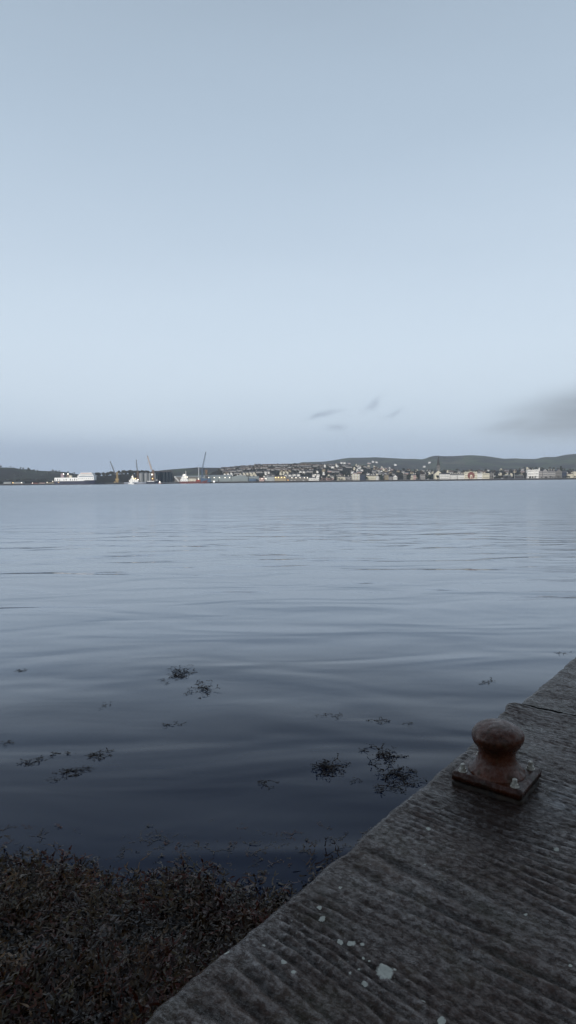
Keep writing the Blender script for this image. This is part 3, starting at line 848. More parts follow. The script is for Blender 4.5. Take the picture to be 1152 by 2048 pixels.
mb = MB(); mb.cyl((0, 0, 0), (0, 0, p.z - ZP), .3, .18, 8); mb.build('pole', M_DKMETAL, o)
mb = MB(); mb.box(-1.2, 1.2, -.1, .1, (p.z - ZP) * .75, (p.z - ZP) * .75 + .25); mb.build('cross_arm', M_DKMETAL, o)

# ------------------------------------------------------------------ ships
def hull(parent, L, beam, z_deck, bow_h, mat, name='hull', z0=-.8, bow=1, stern_h=None, boot=None, n=28):
    """hull along local x from 0 to L; bow at +x if bow == 1"""
    vs = []; fs = []; m_ = 9
    for i in range(n + 1):
        u = i / n; uu = u if bow == 1 else 1 - u
        full = 1 - max(0, (uu - .72) / .28) ** 1.9; full *= (1 - .25 * max(0, (.1 - uu) / .1))
        top = z_deck + (bow_h - z_deck) * max(0, (uu - .7) / .3) ** 1.6
        for j in range(m_):
            v = j / (m_ - 1)                      # 0 keel side .. 1 deck
            fl = .78 + .22 * v
            rake = (1 - v) * .035 * L * max(0, (uu - .8) / .2)
            x = u * L - (rake if bow == 1 else -rake)
            vs.append((x, -beam / 2 * full * fl, z0 + (top - z0) * v))
        for j in range(m_):
            v = 1 - j / (m_ - 1); fl = .78 + .22 * v
            rake = (1 - v) * .035 * L * max(0, (uu - .8) / .2)
            x = u * L - (rake if bow == 1 else -rake)
            vs.append((x, beam / 2 * full * fl, z0 + (top - z0) * v))
    k = 2 * m_
    for i in range(n):
        for j in range(k): fs.append((i * k + j, (i + 1) * k + j, (i + 1) * k + (j + 1) % k, i * k + (j + 1) % k))
    fs.append(tuple(range(k))); fs.append(tuple(n * k + j for j in range(k - 1, -1, -1)))
    mb = MB(); mb.add(vs, fs); return mb.build(name, mat, parent)
def two_tone(name, low, high, z, var=.15):
    m, t, b = new_mat(name)
    tc = t.node('ShaderNodeTexCoord'); sp = t.node('ShaderNodeSeparateXYZ'); t.link(tc.outputs['Object'], sp.inputs[0])
    n = t.noise(tc.outputs['Object'], .3, 4, .6)
    c = t.mix(t.m('GREATER_THAN', sp.outputs[2], z), low, high)
    t.link(t.mix(t.mr(n, .4, .8, 0, .4), c, (.05, .04, .035)), b.inputs['Base Color']); b.inputs['Roughness'].default_value = .5
    return m
def ship_box(o, D, px0, px1, y0, y1, dep, name, mat, yoff=0):
    """box from photo pixels on a ship whose origin is o.location"""
    a = P(px0, y1, D); b = P(px1, y0, D); w = b.x - a.x
    a = a - o.location; zt = b.z; zt = P((px0 + px1) / 2, y0, D).z; zb = P((px0 + px1) / 2, y1, D).z
    mb = MB(); mb.box(a.x, a.x + w, yoff - dep / 2, yoff + dep / 2, zb, zt)
    r = mb.build(name, mat, o); r['_'] = 0; del r['_']
    return r, a.x, a.x + w, zb, zt
SHIP_W = flat('ship_white', (.78, .78, .76), .5, .06, .1); SHIP_C = flat('ship_cream', (.62, .58, .47), .6, .1, .1)
D = 1370
a, b = P(112, 968, D), P(192, 968, D)
fe = empty('ferry', (a.x, D, 0)); tag(fe, 'big white freight ferry with dark navy hull moored at the left pier', 'ferry')
L = b.x - a.x
hull(fe, L, 20, P(150, 962.3, D).z, P(190, 960, D).z, two_tone('navy_hull', (.02, .022, .035), (.025, .03, .06), 1.5))
g, x0, x1, zb, zt = ship_box(fe, D, 112, 171, 955.3, 962.2, 18, 'cargo_deck', SHIP_W)
for k in range(14):
    if k in (3, 6): continue
    xx = x0 + (x1 - x0) * (k + .5) / 14; mb = MB(); mb.box(xx - .9, xx + .9, -9.06, -9.02, zb + 1.2, zb + 5.2 * (1 if k % 2 else .7)); mb.build('window', M_WIN, g)
g, x0, x1, zb, zt = ship_box(fe, D, 158, 190, 951, 960.5, 18.4, 'accommodation', SHIP_W)
mb = MB(); mb.box(x0 + 2, x1 - 1, -9.27, -9.22, zb + (zt - zb) * .72, zb + (zt - zb) * .86); mb.build('window_band', WALLS['blue'], g)
for k in range(8):
    xx = x0 + 3 + (x1 - x0 - 6) * k / 7; mb = MB(); mb.box(xx - .7, xx + .7, -9.27, -9.22, zb + 3.5, zb + 4.9); mb.build('window', M_WIN, g)
g, x0, x1, zb, zt = ship_box(fe, D, 160, 188, 948, 950.98, 17.4, 'bridge_deck', SHIP_W)
mb = MB(); mb.box(x0 + 1, x1 - 1, -8.77, -8.72, zb + .6, zb + 1.7); mb.build('window_band', M_WIN, g)
g, x0, x1, zb, zt = ship_box(fe, D, 163, 186, 945.3, 947.96, 15, 'wheelhouse', SHIP_W)
mb = MB(); mb.box(x0 + .6, x1 - .6, -7.57, -7.52, zb + .9, zb + 1.9); mb.build('window_band', WALLS['red'], g)
g, x0, x1, zb, zt = ship_box(fe, D, 122.5, 128.5, 947, 955.25, 6, 'funnel', flat('funnel_paint', (.30, .22, .24), .5))
ship_box(fe, D, 134, 138, 948.5, 955.25, 4, 'funnel', flat('funnel_brown', (.16, .11, .09), .5))
ship_box(fe, D, 139, 144, 951, 955.25, 5, 'deck_house', SHIP_C)
mb = MB(); q = P(175, 944.5, D); mb.cyl((q.x - a.x, 0, q.z - 4), (q.x - a.x, 0, q.z + 2.5), .3, .12, 8); mb.build('mast', SHIP_W, fe)
for lx, ly, m_ in ((127, 948, L_WHITE), (136, 948, L_WHITE), (117, 965, L_WARM)):
    q = P(lx, ly, D - 10.4) - fe.location; mb = MB(); mb.ball(q, 1.0 if ly < 950 else .4, 10, 6); mb.build('lamp', m_, fe, True)

D = 1368   # red hulled cargo ship
a, b = P(360, 968, D), P(421, 968, D); L = b.x - a.x
cs = empty('cargo_ship', (a.x, D, 0)); tag(cs, 'red hulled cargo ship with blue bow and white bridge at its stern', 'cargo ship')
zd = P(385, 962.8, D).z
hull(cs, L, 12, zd, P(418, 957.5, D).z, flat('red_hull', (.17, .055, .048), .55, .2, .15))
q0 = P(403, 965.5, D).x - a.x
mb = MB(); zb = zd
pts = [(q0, zd - 2.2), (L + .1, zd - 2.2), (L + .9, P(418, 956.8, D).z), (q0, P(405, 957.5, D).z)]
vs = []
for (x, z) in pts: vs.append((x, -6.15 if x < L * .8 else -1.2, z))
for (x, z) in pts: vs.append((x, 6.15 if x < L * .8 else 1.2, z))
mb.add(vs, [(0, 1, 2, 3), (7, 6, 5, 4), (0, 3, 7, 4), (1, 5, 6, 2), (3, 2, 6, 7), (0, 4, 5, 1)]); mb.build('bow', WALLS['blue'], cs)
for (p0, p1, t0, t1, dep) in ((361.5, 377, 958.5, 962.8, 10.5), (363, 374.5, 954.5, 958.48, 9.5), (365, 373.5, 951, 954.48, 8.5), (366, 372.5, 948.3, 950.98, 8)):
    g, x0, x1, zb, zt = ship_box(cs, D, p0, p1, t0, t1, dep, 'superstructure', SHIP_W)
    for k in range(4):
        xx = x0 + (x1 - x0) * (k + .5) / 4; mb = MB(); mb.box(xx - .5, xx + .5, -dep / 2 - .05, -dep / 2 - .01, zb + (zt - zb) * .4, zb + (zt - zb) * .75); mb.build('window', M_WIN, g)
ship_box(cs, D, 370.8, 372.4, 942, 948.26, 1.5, 'mast', WALLS['grey'])
g, x0, x1, zb, zt = ship_box(cs, D, 378, 392, 957.3, 962.6, 8.5, 'cargo_hold', SHIP_C)
for k in range(5):
    xx = x0 + (x1 - x0) * (k + .5) / 5; mb = MB(); mb.box(xx - .25, xx + .25, -4.45, -4.26, zb, zt); mb.build('rib', WALLS['grey'], g)
ship_box(cs, D, 393, 401, 959.5, 962.7, 8, 'hatch_cover', WALLS['red'])
q = P(397.3, 935.8, D); mb = MB(); mb.cyl((q.x - a.x, 0, zd - 1), (q.x - a.x, 0, q.z), 1.35, 1.1, 12); mb.cyl((q.x - a.x, 0, q.z), (q.x - a.x, 0, q.z + .8), 1.5, 1.5, 12); mb.build('deck_crane_mast', flat('pale_grey_paint', (.42, .44, .46), .6), cs)
for lx, ly, m_ in ((369, 950, L_WHITE), (371, 954, L_WARM), (374.5, 954, L_WHITE), (397, 958, L_WHITE)):
    q = P(lx, ly, D - 6.6) - cs.location; mb = MB(); mb.ball(q, 1.1 if lx == 369 else .8, 10, 6); mb.build('lamp', m_, cs, True)

D = 1372   # grey coaster with lit white bridge
a, b = P(249, 968, D), P(296, 968, D); L = b.x - a.x
co = empty('coaster_ship', (a.x, D, 0)); tag(co, 'low grey coaster with brightly lit white bridge left of the silos', 'ship')
hull(co, L, 9, P(275, 964.2, D).z, P(290, 963, D).z, two_tone('grey_hull', (.12, .12, .14), (.26, .29, .34), 1.2))
for (p0, p1, t0, t1, dep) in ((259, 277, 960, 964.3, 8), (261.5, 272, 957.3, 959.98, 7), (263, 268, 954.5, 957.28, 6)):
    g, x0, x1, zb, zt = ship_box(co, D, p0, p1, t0, t1, dep, 'superstructure', SHIP_W)
    for k in range(4):
        xx = x0 + (x1 - x0) * (k + .5) / 4; mb = MB(); mb.box(xx - .5, xx + .5, -dep / 2 - .05, -dep / 2 - .01, zb + (zt - zb) * .4, zb + (zt - zb) * .75); mb.build('window', M_WIN, g)
ship_box(co, D, 265, 266, 949, 953.46, 1, 'mast', WALLS['grey'])
for lx, ly, m_, r in ((265, 953, L_WHITE, 1.1), (267, 957, L_WARM, .8), (271, 957, L_WARM, .8), (276, 959, L_WHITE, .9)):
    q = P(lx, ly, D - 5.2) - co.location; mb = MB(); mb.ball(q, r, 10, 6); mb.build('lamp', m_, co, True)

D = 1366   # dark barge with raised bow
a, b = P(293, 968, D), P(317, 968, D); L = b.x - a.x
ba = empty('barge', (a.x, D, 0)); tag(ba, 'dark navy hulled barge with pale deck line moored under the yellow crane', 'barge')
hull(ba, L, 8, P(300, 963.2, D).z, P(316, 961, D).z, flat('barge_hull', (.025, .03, .05), .6))
ship_box(ba, D, 295, 309, 962, 963.3, 7, 'deck_rail', SHIP_W); ship_box(ba, D, 312.5, 315, 958.5, 961.9, 3, 'deck_house', WALLS['grey'])
D = 1355
a, b = P(256.5, 968.5, D), P(268.5, 968.5, D); L = b.x - a.x
mo = empty('motor_boat', (a.x, D, 0)); tag(mo, 'small white motor boat in front of the lit coaster', 'boat')
hull(mo, L, 3.6, P(262, 966.6, D).z, P(258, 965.8, D).z, SHIP_W, bow=-1, n=14)
ship_box(mo, D, 260, 265, 964.2, 966.8, 2.4, 'cabin', SHIP_W)
a, b = P(316.5, 968.5, D), P(323, 968.5, D); L = b.x - a.x
mo = empty('pilot_boat', (a.x, D, 0)); tag(mo, 'tiny red hulled boat with white lit cabin in front of the dark silos', 'boat')
hull(mo, L, 3, P(320, 966.6, D).z, P(323, 966, D).z, WALLS['red'], n=12)
ship_box(mo, D, 317.8, 321.5, 964.2, 966.7, 2.2, 'cabin', SHIP_W)
q = P(319.5, 963.2, D) - mo.location; mb = MB(); mb.ball(q, .9, 10, 6); mb.build('lamp', L_WHITE, mo, True)
a, b = P(423, 967, D), P(444, 967, D); L = b.x - a.x
mo = empty('work_boat', (a.x, D, 0)); tag(mo, 'black low work boat with a white wheelhouse right of the cargo ship', 'boat')
hull(mo, L, 4, P(430, 964.8, D).z, P(443, 963.6, D).z, M_DKMETAL, n=14)
ship_box(mo, D, 426, 430, 961.8, 964.9, 2.6, 'wheelhouse', SHIP_W); ship_box(mo, D, 436.6, 438.2, 958.5, 964.4, .8, 'mast', M_DKMETAL)
q = P(428, 962.5, D - 2) - mo.location; mb = MB(); mb.ball(q, .6, 10, 6); mb.build('lamp', L_WHITE, mo, True)

# ------------------------------------------------------------------ cranes
YEL = flat('crane_yellow', (.36, .25, .09), .5, .2, .2); BRN = flat('crane_brown', (.20, .12, .07), .6, .2, .2); BLU = flat('crane_blue', (.07, .11, .17), .5, .15, .2); GRY = flat('crane_grey', (.13, .13, .14), .5, .2, .2)
ORG = flat('crane_pale_orange', (.60, .42, .28), .5, .2, .2)
def lattice(mb, p, q, w0, w1, r=.14, n=12):
    p = Vector(p); q = Vector(q); d = (q - p).normalized(); a = Vector((0, 1, 0)); c = d.cross(a).normalized(); prev = None
    for i in range(n + 1):
        k = i / n; o = p.lerp(q, k); w = w0 + (w1 - w0) * k
        cur = [o + a * w / 2 * s1 + c * w / 2 * s2 for s1, s2 in ((-1, -1), (1, -1), (1, 1), (-1, 1))]
        if prev:
            for j in range(4):
                mb.cyl(prev[j], cur[j], r, n=5); mb.cyl(prev[j], cur[(j + 1) % 4], r * .7, n=4)
        for j in range(4): mb.cyl(cur[j], cur[(j + 1) % 4], r * .7, n=4)
        prev = cur
def crane(label, D, base, tower_top, boom_root, boom_tip, tm, bm_, tw=3.4, solid=False, lights=(), bw=2.0):
    b = P(*base, D); o = empty('harbour_crane', (b.x, D, ZP)); tag(o, label, 'crane', 'harbour cranes')
    tt_ = P(*tower_top, D) - o.location; r0 = P(*boom_root, D) - o.location; r1 = P(*boom_tip, D) - o.location
    mb = MB(); mb.box(-5, 5, -4, 4, 1.0, 2.6)
    for sx in (-4, 4):
        for sy in (-3.4, 3.4): mb.box(sx - .7, sx + .7, sy - .5, sy + .5, 0, 1.0)
    mb.build('undercarriage', tm, o)
    mb = MB()
    tx = tt_.x
    if solid: mb.box(tx - tw / 2, tx + tw / 2, -tw / 2, tw / 2, 2.6, tt_.z)
    else:
        lattice(mb, (tx, 0, 2.6), (tx, 0, tt_.z), tw, tw * .85, .3, 7)
        mb.box(tx - tw * .2, tx + tw * .2, -tw * .2, tw * .2, 2.6, tt_.z - 1)
    mb.build('tower', tm, o)
    mb = MB(); mb.box(tx - 3.6, tx + 3.4, -2.4, 2.4, 4.5, 9.0); mh = mb.build('machine_house', tm, o)
    mb = MB(); mb.box(tx - 4.9, tx - 3.62, -1.6, 1.2, 7, 9.6); mb.build('cab', M_WIN, mh)
    mb = MB(); lattice(mb, r0, r1, bw, bw * .55, .22, 14); bo_ = mb.build('boom', bm_, o)
    mb = MB(); mb.cyl(r1 + Vector((-1, 0, 0)), r1 + Vector((1.0, 0, .9)), .9, .7, 8); mb.build('pulley_head', GRY, bo_)
    mb = MB(); mb.cyl((tx, 0, tt_.z), r1, .1, n=4); mb.cyl((tx, .8, tt_.z), r0.lerp(r1, .7), .1, n=4); mb.cyl(r1, (r1.x - .3, 0, r1.z - (r1.z - r0.z) * .5), .07, n=4); mb.build('cable', GRY, o)
    mb = MB(); hz = r1.z - (r1.z - r0.z) * .5; mb.box(r1.x - .7, r1.x + .1, -.3, .3, hz - 1.2, hz); mb.build('hook', GRY, o)
    for lx, ly, lm, r in lights:
        q = P(lx, ly, D - 3.5) - o.location; mb = MB(); mb.ball(q, r, 10, 6); mb.build('lamp', lm, o, True)
    return o
crane('yellow harbour crane leaning its jib left, first crane right of the ferry', Y0 + 10, (233, 966), (234.2, 943.5), (231, 950), (220.8, 924), YEL, GRY, 3.4)
crane('thin dark harbour crane with a nearly upright jib behind the lit coaster', Y0 + 14, (275.5, 962), (275.4, 943), (275, 944), (272.5, 920.5), BRN, GRY, 3.0, bw=1.6)
crane('tall brown and orange harbour crane with white lamp standing before the silos', Y0 + 8, (305.5, 964), (306, 939.5), (303, 939), (295, 912.5), BRN, ORG, 5.2, lights=((304, 949, L_WHITE, 1.5), (305, 957, L_WARM, .8)), bw=2.4)
crane('blue harbour crane leaning its long jib right behind the red cargo ship', Y0 + 10, (404, 964), (404.5, 938.5), (404.5, 938), (411.5, 905), BLU, BLU, 4.6, bw=2.8)
# small yellow loader behind
p = P(413, 964, Y0 + 20); o = empty('loading_hopper', (p.x, Y0 + 20, ZP)); tag(o, 'yellow and brown loading hopper tower right of the blue crane', 'hopper')
zt = P(413, 939.5, Y0 + 20).z - ZP
mb = MB(); lattice(mb, (0, 0, 0), (0, 0, zt * .8), 4, 4, .3, 6); mb.build('frame', BRN, o)
mb = MB(); mb.box(-2.6, 2.6, -2.4, 2.4, zt * .8, zt); mb.prism([(-.8, zt * .62), (.8, zt * .62), (2.4, zt * .8), (-2.4, zt * .8)], -2, 2); mb.build('hopper', BRN, o)
# white ship ramp / gantry left of cargo ship
p = P(349, 966, Y0 + 6); o = empty('loading_conveyor', (p.x, Y0 + 6, ZP)); tag(o, 'pale sloping loading conveyor left of the red cargo ship', 'conveyor')
q1 = P(349, 953, Y0 + 6) - o.location; q2 = P(358, 963, Y0 + 6) - o.location
mb = MB(); lattice(mb, q1, q2, 2.2, 2.2, .3, 8); mb.build('belt_truss', SHIP_W, o)
mb = MB(); mb.cyl((q1.x + 1, 0, 0), (q1.x + 1, 0, q1.z - 1), .4, n=6); mb.cyl((q2.x - 2, 0, 0), (q2.x - 2, 0, q2.z + 2), .4, n=6); mb.build('support', WALLS['grey'], o)

# silos
M_SILO = flat('galvanised_silo', (.26, .28, .29), .55, .15, .15); M_SILOD = WALLS['teal']
def silo(pxc, ytop, wpx, D, mat, label, group):
    p = P(pxc, ytop, D); r = wpx / 2 * D / FPX; h = p.z - ZP
    o = empty('silo', (p.x, D, ZP)); tag(o, label, 'silo', group)
    mb = MB(); n = 36
    mb.lathe([(r + (.1 if k % 2 else 0), h * k / 16) for k in range(17)], n=n); mb.build('tank', mat, o)
    mb = MB(); mb.lathe([(r + .25, h), (r * .5, h + r * .28), (.6, h + r * .5)], n=n); mb.build('roof', ROOFS['grey'] if mat is M_SILO else ROOFS['dark'], o)
    mb = MB(); mb.box(-.3, .3, -r - .5, -r - .3, 0, h); mb.build('ladder', WALLS['grey'] if mat is M_SILO else M_DKMETAL, o)
    return o
for pxc, w, lab in ((282.8, 9, 'pale grey round silo, leftmost of the four behind the coaster'), (292.5, 8, 'pale grey round silo, second from left behind the coaster'), (300.5, 7, 'pale grey round silo just left of the tall orange crane'), (309, 7, 'pale grey round silo partly behind the tall orange crane')):
    silo(pxc, 946.5, w, Y0 + 75, M_SILO, lab, 'pale grey silos')
names = ['left end one', 'second from the left', 'third from the left', 'fourth from the left', 'right end one']
for k in range(5):
    silo(315.2 + k * 6.5, 944.2, 7.0, Y0 + 40, M_SILOD, 'tall dark teal silo in the tight dark row, ' + names[k], 'dark teal silos')
p = P(312.5, 943.2, Y0 + 40); q = P(344, 943.2, Y0 + 40)
o = empty('conveyor_gallery', (p.x, Y0 + 40, ZP)); tag(o, 'long dark conveyor gallery running over the dark teal silos', 'gallery')
w = q.x - p.x; z = p.z - ZP
mb = MB(); mb.box(0, w, -1.8, 1.8, z - .2, z + 1.8); mb.build('gallery_housing', M_DKMETAL, o)
mb = MB(); [mb.box(w * k / 6, w * k / 6 + .5, -2.0, -1.5, -0.1, z - .21) for k in range(7)]; mb.build('support', M_DKMETAL, o)

# harbour sheds
sw_l = [(x, 955.2, L_WHITE) for x in (406.5, 417.5, 428.5, 439, 450, 459)]
building('harbour_shed', 'shed', 'long grey green harbour shed behind the cargo ship with a row of six white lamps', 399, 462, 952.5, Y0 + 30, 'green', 'pale', 0, 0, 30, rise=3.0, lamps=sw_l)
building('harbour_shed', 'shed', 'low pale roofed shed behind the stern of the cargo ship', 350, 398, 953.5, Y0 + 45, 'stone', 'pale', 0, 0, 16, rise=2.5)
building('harbour_shed', 'shed', 'wide green gabled harbour shed right of the row of six lamps', 462.6, 496, 954, Y0 + 26, 'green', 'pale', 0, 0, 26, ridge='across', rise=4.5)
building('harbour_shed', 'shed', 'green harbour shed with blue end section', 496.6, 517.5, 954.3, Y0 + 30, 'green', 'pale', 0, 0, 18, rise=2)
building('harbour_shed', 'shed', 'blue walled low shed standing in front of the green sheds', 498, 512, 957.6, Y0 + 16, 'blue', 'grey', 0, 0, 10, rise=1.2)
building('harbour_office', 'office', 'small reddish harbour office with one white lamp', 518.3, 528.5, 956, Y0 + 20, 'pink', 'brown', 1, 4, 9, rise=2, lamps=((524, 957.6, L_WHITE), (532, 957.5, L_WHITE)), wh=1.4)
building('harbour_shed', 'shed', 'grey harbour shed just left of the warm orange lamps', 530.5, 549, 953.8, Y0 + 24, 'pale', 'grey', 0, 0, 18, rise=1.5)
building('harbour_shed', 'shed', 'harbour shed lit by four warm yellow lamps', 549.4, 572.5, 952.8, Y0 + 24, 'tan', 'slate', 0, 0, 18, rise=1.5, lamps=[(x, 955, L_WARM) for x in (551.5, 556.8, 563, 569)])
building('harbour_shed', 'shed', 'long low grey shed with a row of five small lamps left of the white gable', 573, 617, 954.2, Y0 + 28, 'stone', 'grey', 0, 0, 14, rise=1.6, lamps=[(x, 955.5, L_WHITE) for x in (584, 592, 600, 608.5, 615)])
pole_light(575, 960.3, 'low orange glowing lamp post beside the shed with warm lamps', L_ORANGE, Y0 + 3)
pole_light(629.5, 949.5, 'pale mast like lamp post beside the white gable', L_WHITE, Y0 + 8)
# parked boats and cars in front of the sheds
def car(px, D, mat, label, s=1):
    p = P(px, 961, D); o = empty('parked_car', (p.x, D, ZP)); tag(o, label, 'car', 'cars parked along the far waterfront')
    mb = MB(); mb.prism([(-2.1, .35), (2.1, .35), (2.15, .85), (1.2, .98), (.7, 1.45), (-1.1, 1.45), (-1.7, .98), (-2.15, .9)], -.85, .85); mb.build('body', mat, o)
    mb = MB(); mb.prism([(-1.5, 1.0), (1.05, 1.0), (.66, 1.38), (-1.05, 1.38)], -.88, .88); mb.build('window', M_WIN, o)
    for wx in (-1.3, 1.3):
        for wy in (-.86, .7):
            mb = MB(); mb.cyl((wx, wy, .33), (wx, wy + .18, .33), .33, n=12); mb.build('wheel', M_DKMETAL, o)
for px, mt, lab in ((583, SHIP_W, 'white car parked before the long low shed, leftmost one'), (590, SHIP_W, 'white car parked before the middle of the long low shed'), (598, WALLS['grey'], 'grey car parked before the long low shed'),
                    (607, SHIP_W, 'white car parked before the right end of the long low shed'), (856.0, SHIP_W, 'white car on the promenade left of the church gable'), (1004, SHIP_W, 'white car on the promenade left of the waterfront shelters'),
                    (541, SHIP_W, 'white car parked before the grey shed left of the warm lamps')):
    car(px, Y0 + 6, mt, lab)

# seafront houses
B = building
B('seafront_house', 'house', 'low white house left of the sharp white gable', 617.5, 631.5, 956.2, wall='white', roof='slate', floors=1, bays=4, rise=2.2)
B('seafront_house', 'house', 'tall narrow white gabled house right of the long low shed', 632.3, 638.3, 953.5, Y0 + 14, wall='white', roof='slate', floors=2, bays=2, ridge='across', rise=4.2)
B('seafront_terrace', 'terrace', 'low pink and grey terrace right of the white gable', 641, 667, 957, wall='pink', roof='brown', floors=1, bays=7, rise=2, chim=(.1, .5, .9))
B('seafront_terrace', 'terrace', 'cream terrace left of the apartment block with bays', 673.5, 690, 953.8, wall='cream', roof='slate', floors=2, bays=6, rise=2.5, chim=(.05, .5, .95))
B('seafront_terrace', 'terrace', 'grey terrace immediately left of the apartment block', 690.4, 704, 954.3, wall='grey', roof='slate', floors=2, bays=5, rise=2.2, chim=(.5, .95))
o, w, h = B('apartment_block', 'apartments', 'pale four storey apartment block with projecting bays', 704.8, 719.5, 948.2, Y0 + 20, wall='cream', roof='grey', floors=4, bays=6, ridge='flat', rise=.5, wh=1.6, ww=1.2)
for k in (0, 1, 2):
    mb = MB(); mb.box(w * (.06 + k * .36), w * (.22 + k * .36), -1.4, -.07, 0, h - .1); bay = mb.build('bay', WALLS['white'], o)
    for q in range(4): mb = MB(); x0 = w * (.09 + k * .36); mb.box(x0, x0 + w * .1, -1.46, -1.41, 1.2 + q * (h - 1) / 4, 2.6 + q * (h - 1) / 4); mb.build('window', M_WIN, bay)
B('seafront_house', 'house', 'dark slate clad building right of the apartment block', 720.2, 731.5, 951, wall='navy', roof='slate', floors=2, bays=4, rise=2.5)
B('seafront_terrace', 'terrace', 'cream seafront terrace with tall chimneys left of a white house', 733, 751.8, 951.8, wall='cream', roof='slate', floors=2, bays=7, rise=2.4, chim=(.05, .3, .55, .8))
B('seafront_house', 'house', 'plain white house right of the cream terrace with tall chimneys', 752.3, 757.5, 952.6, wall='white', roof='slate', floors=2, bays=2, rise=2)
B('seafront_house', 'house', 'dark stone house left of the tan block', 758.5, 768, 953.5, wall='stone', roof='dark', floors=2, bays=3, rise=2.4)
B('seafront_house', 'house', 'tan stone block with flat roof between dark houses', 769.7, 777, 950.5, wall='tan', roof='brown', floors=3, bays=3, ridge='flat', rise=.5)
B('seafront_house', 'house', 'low grey house right of the tan block', 777.5, 785, 954, wall='grey', roof='slate', floors=2, bays=3, rise=2)
B('seafront_house', 'house', 'white gabled house with pink side right of the low grey house', 787, 794.5, 953.2, wall='white', roof='brown', floors=2, bays=3, ridge='across', rise=3)
B('seafront_house', 'house', 'tall grey flat roofed house between two groups of dark trees', 806.8, 813, 947.6, wall='stone', roof='slate', floors=3, bays=3, ridge='flat', rise=.5, chim=(.1,))
B('seafront_house', 'house', 'cream gabled house right of the tall grey house', 821, 826.5, 953, wall='cream', roof='slate', floors=2, bays=2, ridge='across', rise=3)
B('seafront_house', 'house', 'cream and pink house left of the round dark tree', 827, 832, 950.5, wall='pink', roof='slate', floors=2, bays=2, rise=2.5, chim=(.2, .9))
B('seafront_house', 'house', 'blue grey hall under the bare tree left of the church', 841, 850.5, 948.6, Y0 + 30, wall='grey', roof='slate', floors=2, bays=4, rise=2.2)
B('seafront_terrace', 'terrace', 'long white terrace with dark roof right of the church', 880, 899.5, 948.4, wall='white', roof='slate', floors=3, bays=9, rise=2.6, wh=1.6)
B('seafront_terrace', 'terrace', 'white terrace with four chimneys, left of its twin', 901.2, 913.5, 949.8, wall='white', roof='slate', floors=2, bays=6, rise=2.6, chim=(.05, .35, .65, .95))
B('seafront_terrace', 'terrace', 'white terrace with chimneys joined to the left side of the red fronted hotel', 915.5, 928.8, 949.6, wall='white', roof='slate', floors=2, bays=6, rise=2.6, chim=(.08, .33, .6, .85))
o, w, h = B('seafront_hotel', 'hotel', 'cream hotel with battlements and a big round red centre', 929.2, 954.3, 944.2, Y0 + 20, wall='cream', roof='dark', floors=3, bays=9, ridge='flat', rise=.5, bat=8)
cx = w * .52; mb = MB(); mb.cyl((cx, -.4, h * .5), (cx, -.08, h * .5), h * .52, n=32); rd = mb.build('red_front', flat('dull_red_render', (.21, .075, .06), .85, .15, .3), o)
mb = MB(); mb.prism([(cx - 2.6, .1), (cx + 2.6, .1)] + [(cx + 2.6 * math.cos(t), h * .45 + 2.6 * math.sin(t)) for t in [math.pi * k / 8 for k in range(9)]], -.6, -.42); ar = mb.build('arch', WALLS['cream'], rd)
mb = MB(); mb.box(cx - 1, cx + 1, -.68, -.62, .2, h * .38); mb.build('door', WALLS['red'], ar)
B('seafront_house', 'house', 'white two storey house joined to the right of the red fronted hotel', 954.7, 964.5, 947.2, wall='white', roof='slate', floors=2, bays=4, rise=1.6, ridge='flat', chim=(.9,))
B('seafront_terrace', 'terrace', 'cream house with chimneys left of the grey gabled chapel', 964.9, 979, 946.8, wall='cream', roof='slate', floors=2, bays=6, rise=1.8, ridge='flat', chim=(.05, .4))
B('seafront_chapel', 'chapel', 'grey stone gabled chapel at the right end of the terraces', 979.6, 986.8, 948.5, wall='stone', roof='slate', floors=1, bays=2, ridge='across', rise=5.5, wh=3)
pole_light(987, 945.8, 'white lamp post beside the grey gabled chapel', WALLS['white'], Y0 + 3, col=WALLS['white'])
pole_light(1029, 939, 'tall white lamp post between the two promenade shelters', WALLS['white'], Y0 + 3, col=WALLS['white'])
def shelter(px0, px1, y, label):
    D = Y0 + 12; a, b = P(px0, y, D), P(px1, y, D); o = empty('promenade_shelter', (a.x, D, ZP)); w = b.x - a.x; z = a.z - ZP; tag(o, label, 'shelter', 'promenade shelters')
    mb = MB(); mb.prism([(-1, z - .5), (w + 1, z - .5), (w + 1, z), (w * .5, z + .9), (-1, z)], -3, 3); mb.build('roof', ROOFS['pale'], o)
    for k in range(6): mb = MB(); x = w * k / 5; mb.box(x - .2, x + .2, -2.5, -2.1, 0, z - .51); mb.build('post', WALLS['grey'], o)
    mb = MB(); mb.box(.3, w - .3, 1.5, 1.8, 0, z - .52); mb.build('back_wall', M_DKMETAL, o)
shelter(1007, 1023, 950.6, 'low pale roofed promenade shelter, left one of the pair')
shelter(1031, 1046, 950.4, 'low pale roofed promenade shelter, right one of the pair')
# right group on its rise
B('white_hotel', 'hotel', 'tall bright white hotel with black windows and big chimneys at the right', 1055, 1068, 939.6, Y0 + 24, wall='white', roof='slate', floors=3, bays=5, ridge='flat', rise=.5, chim=(.35, .9), wh=2.0, basez=ZP)
B('white_hotel_wing', 'hotel', 'white bay fronted wing joined to the right of the bright white hotel', 1068.4, 1077.5, 938.9, Y0 + 22, wall='white', roof='slate', floors=3, bays=3, ridge='flat', rise=.5, wh=2.0)
o, w, h = B('seafront_house', 'house', 'pale house with a pointed white turret right of the white hotel', 1077.9, 1085.5, 942.2, Y0 + 26, wall='grey', roof='slate', floors=3, bays=3, rise=2)
mb = MB(); mb.cyl((1.2, 2, h - 2), (1.2, 2, h + 3.2), 1.7, n=12); tu = mb.build('turret', WALLS['white'], o)
mb = MB(); mb.cyl((1.2, 2, h + 3.2), (1.2, 2, h + 9.5), 2.0, .05, n=12); mb.build('spire', WALLS['white'], tu)
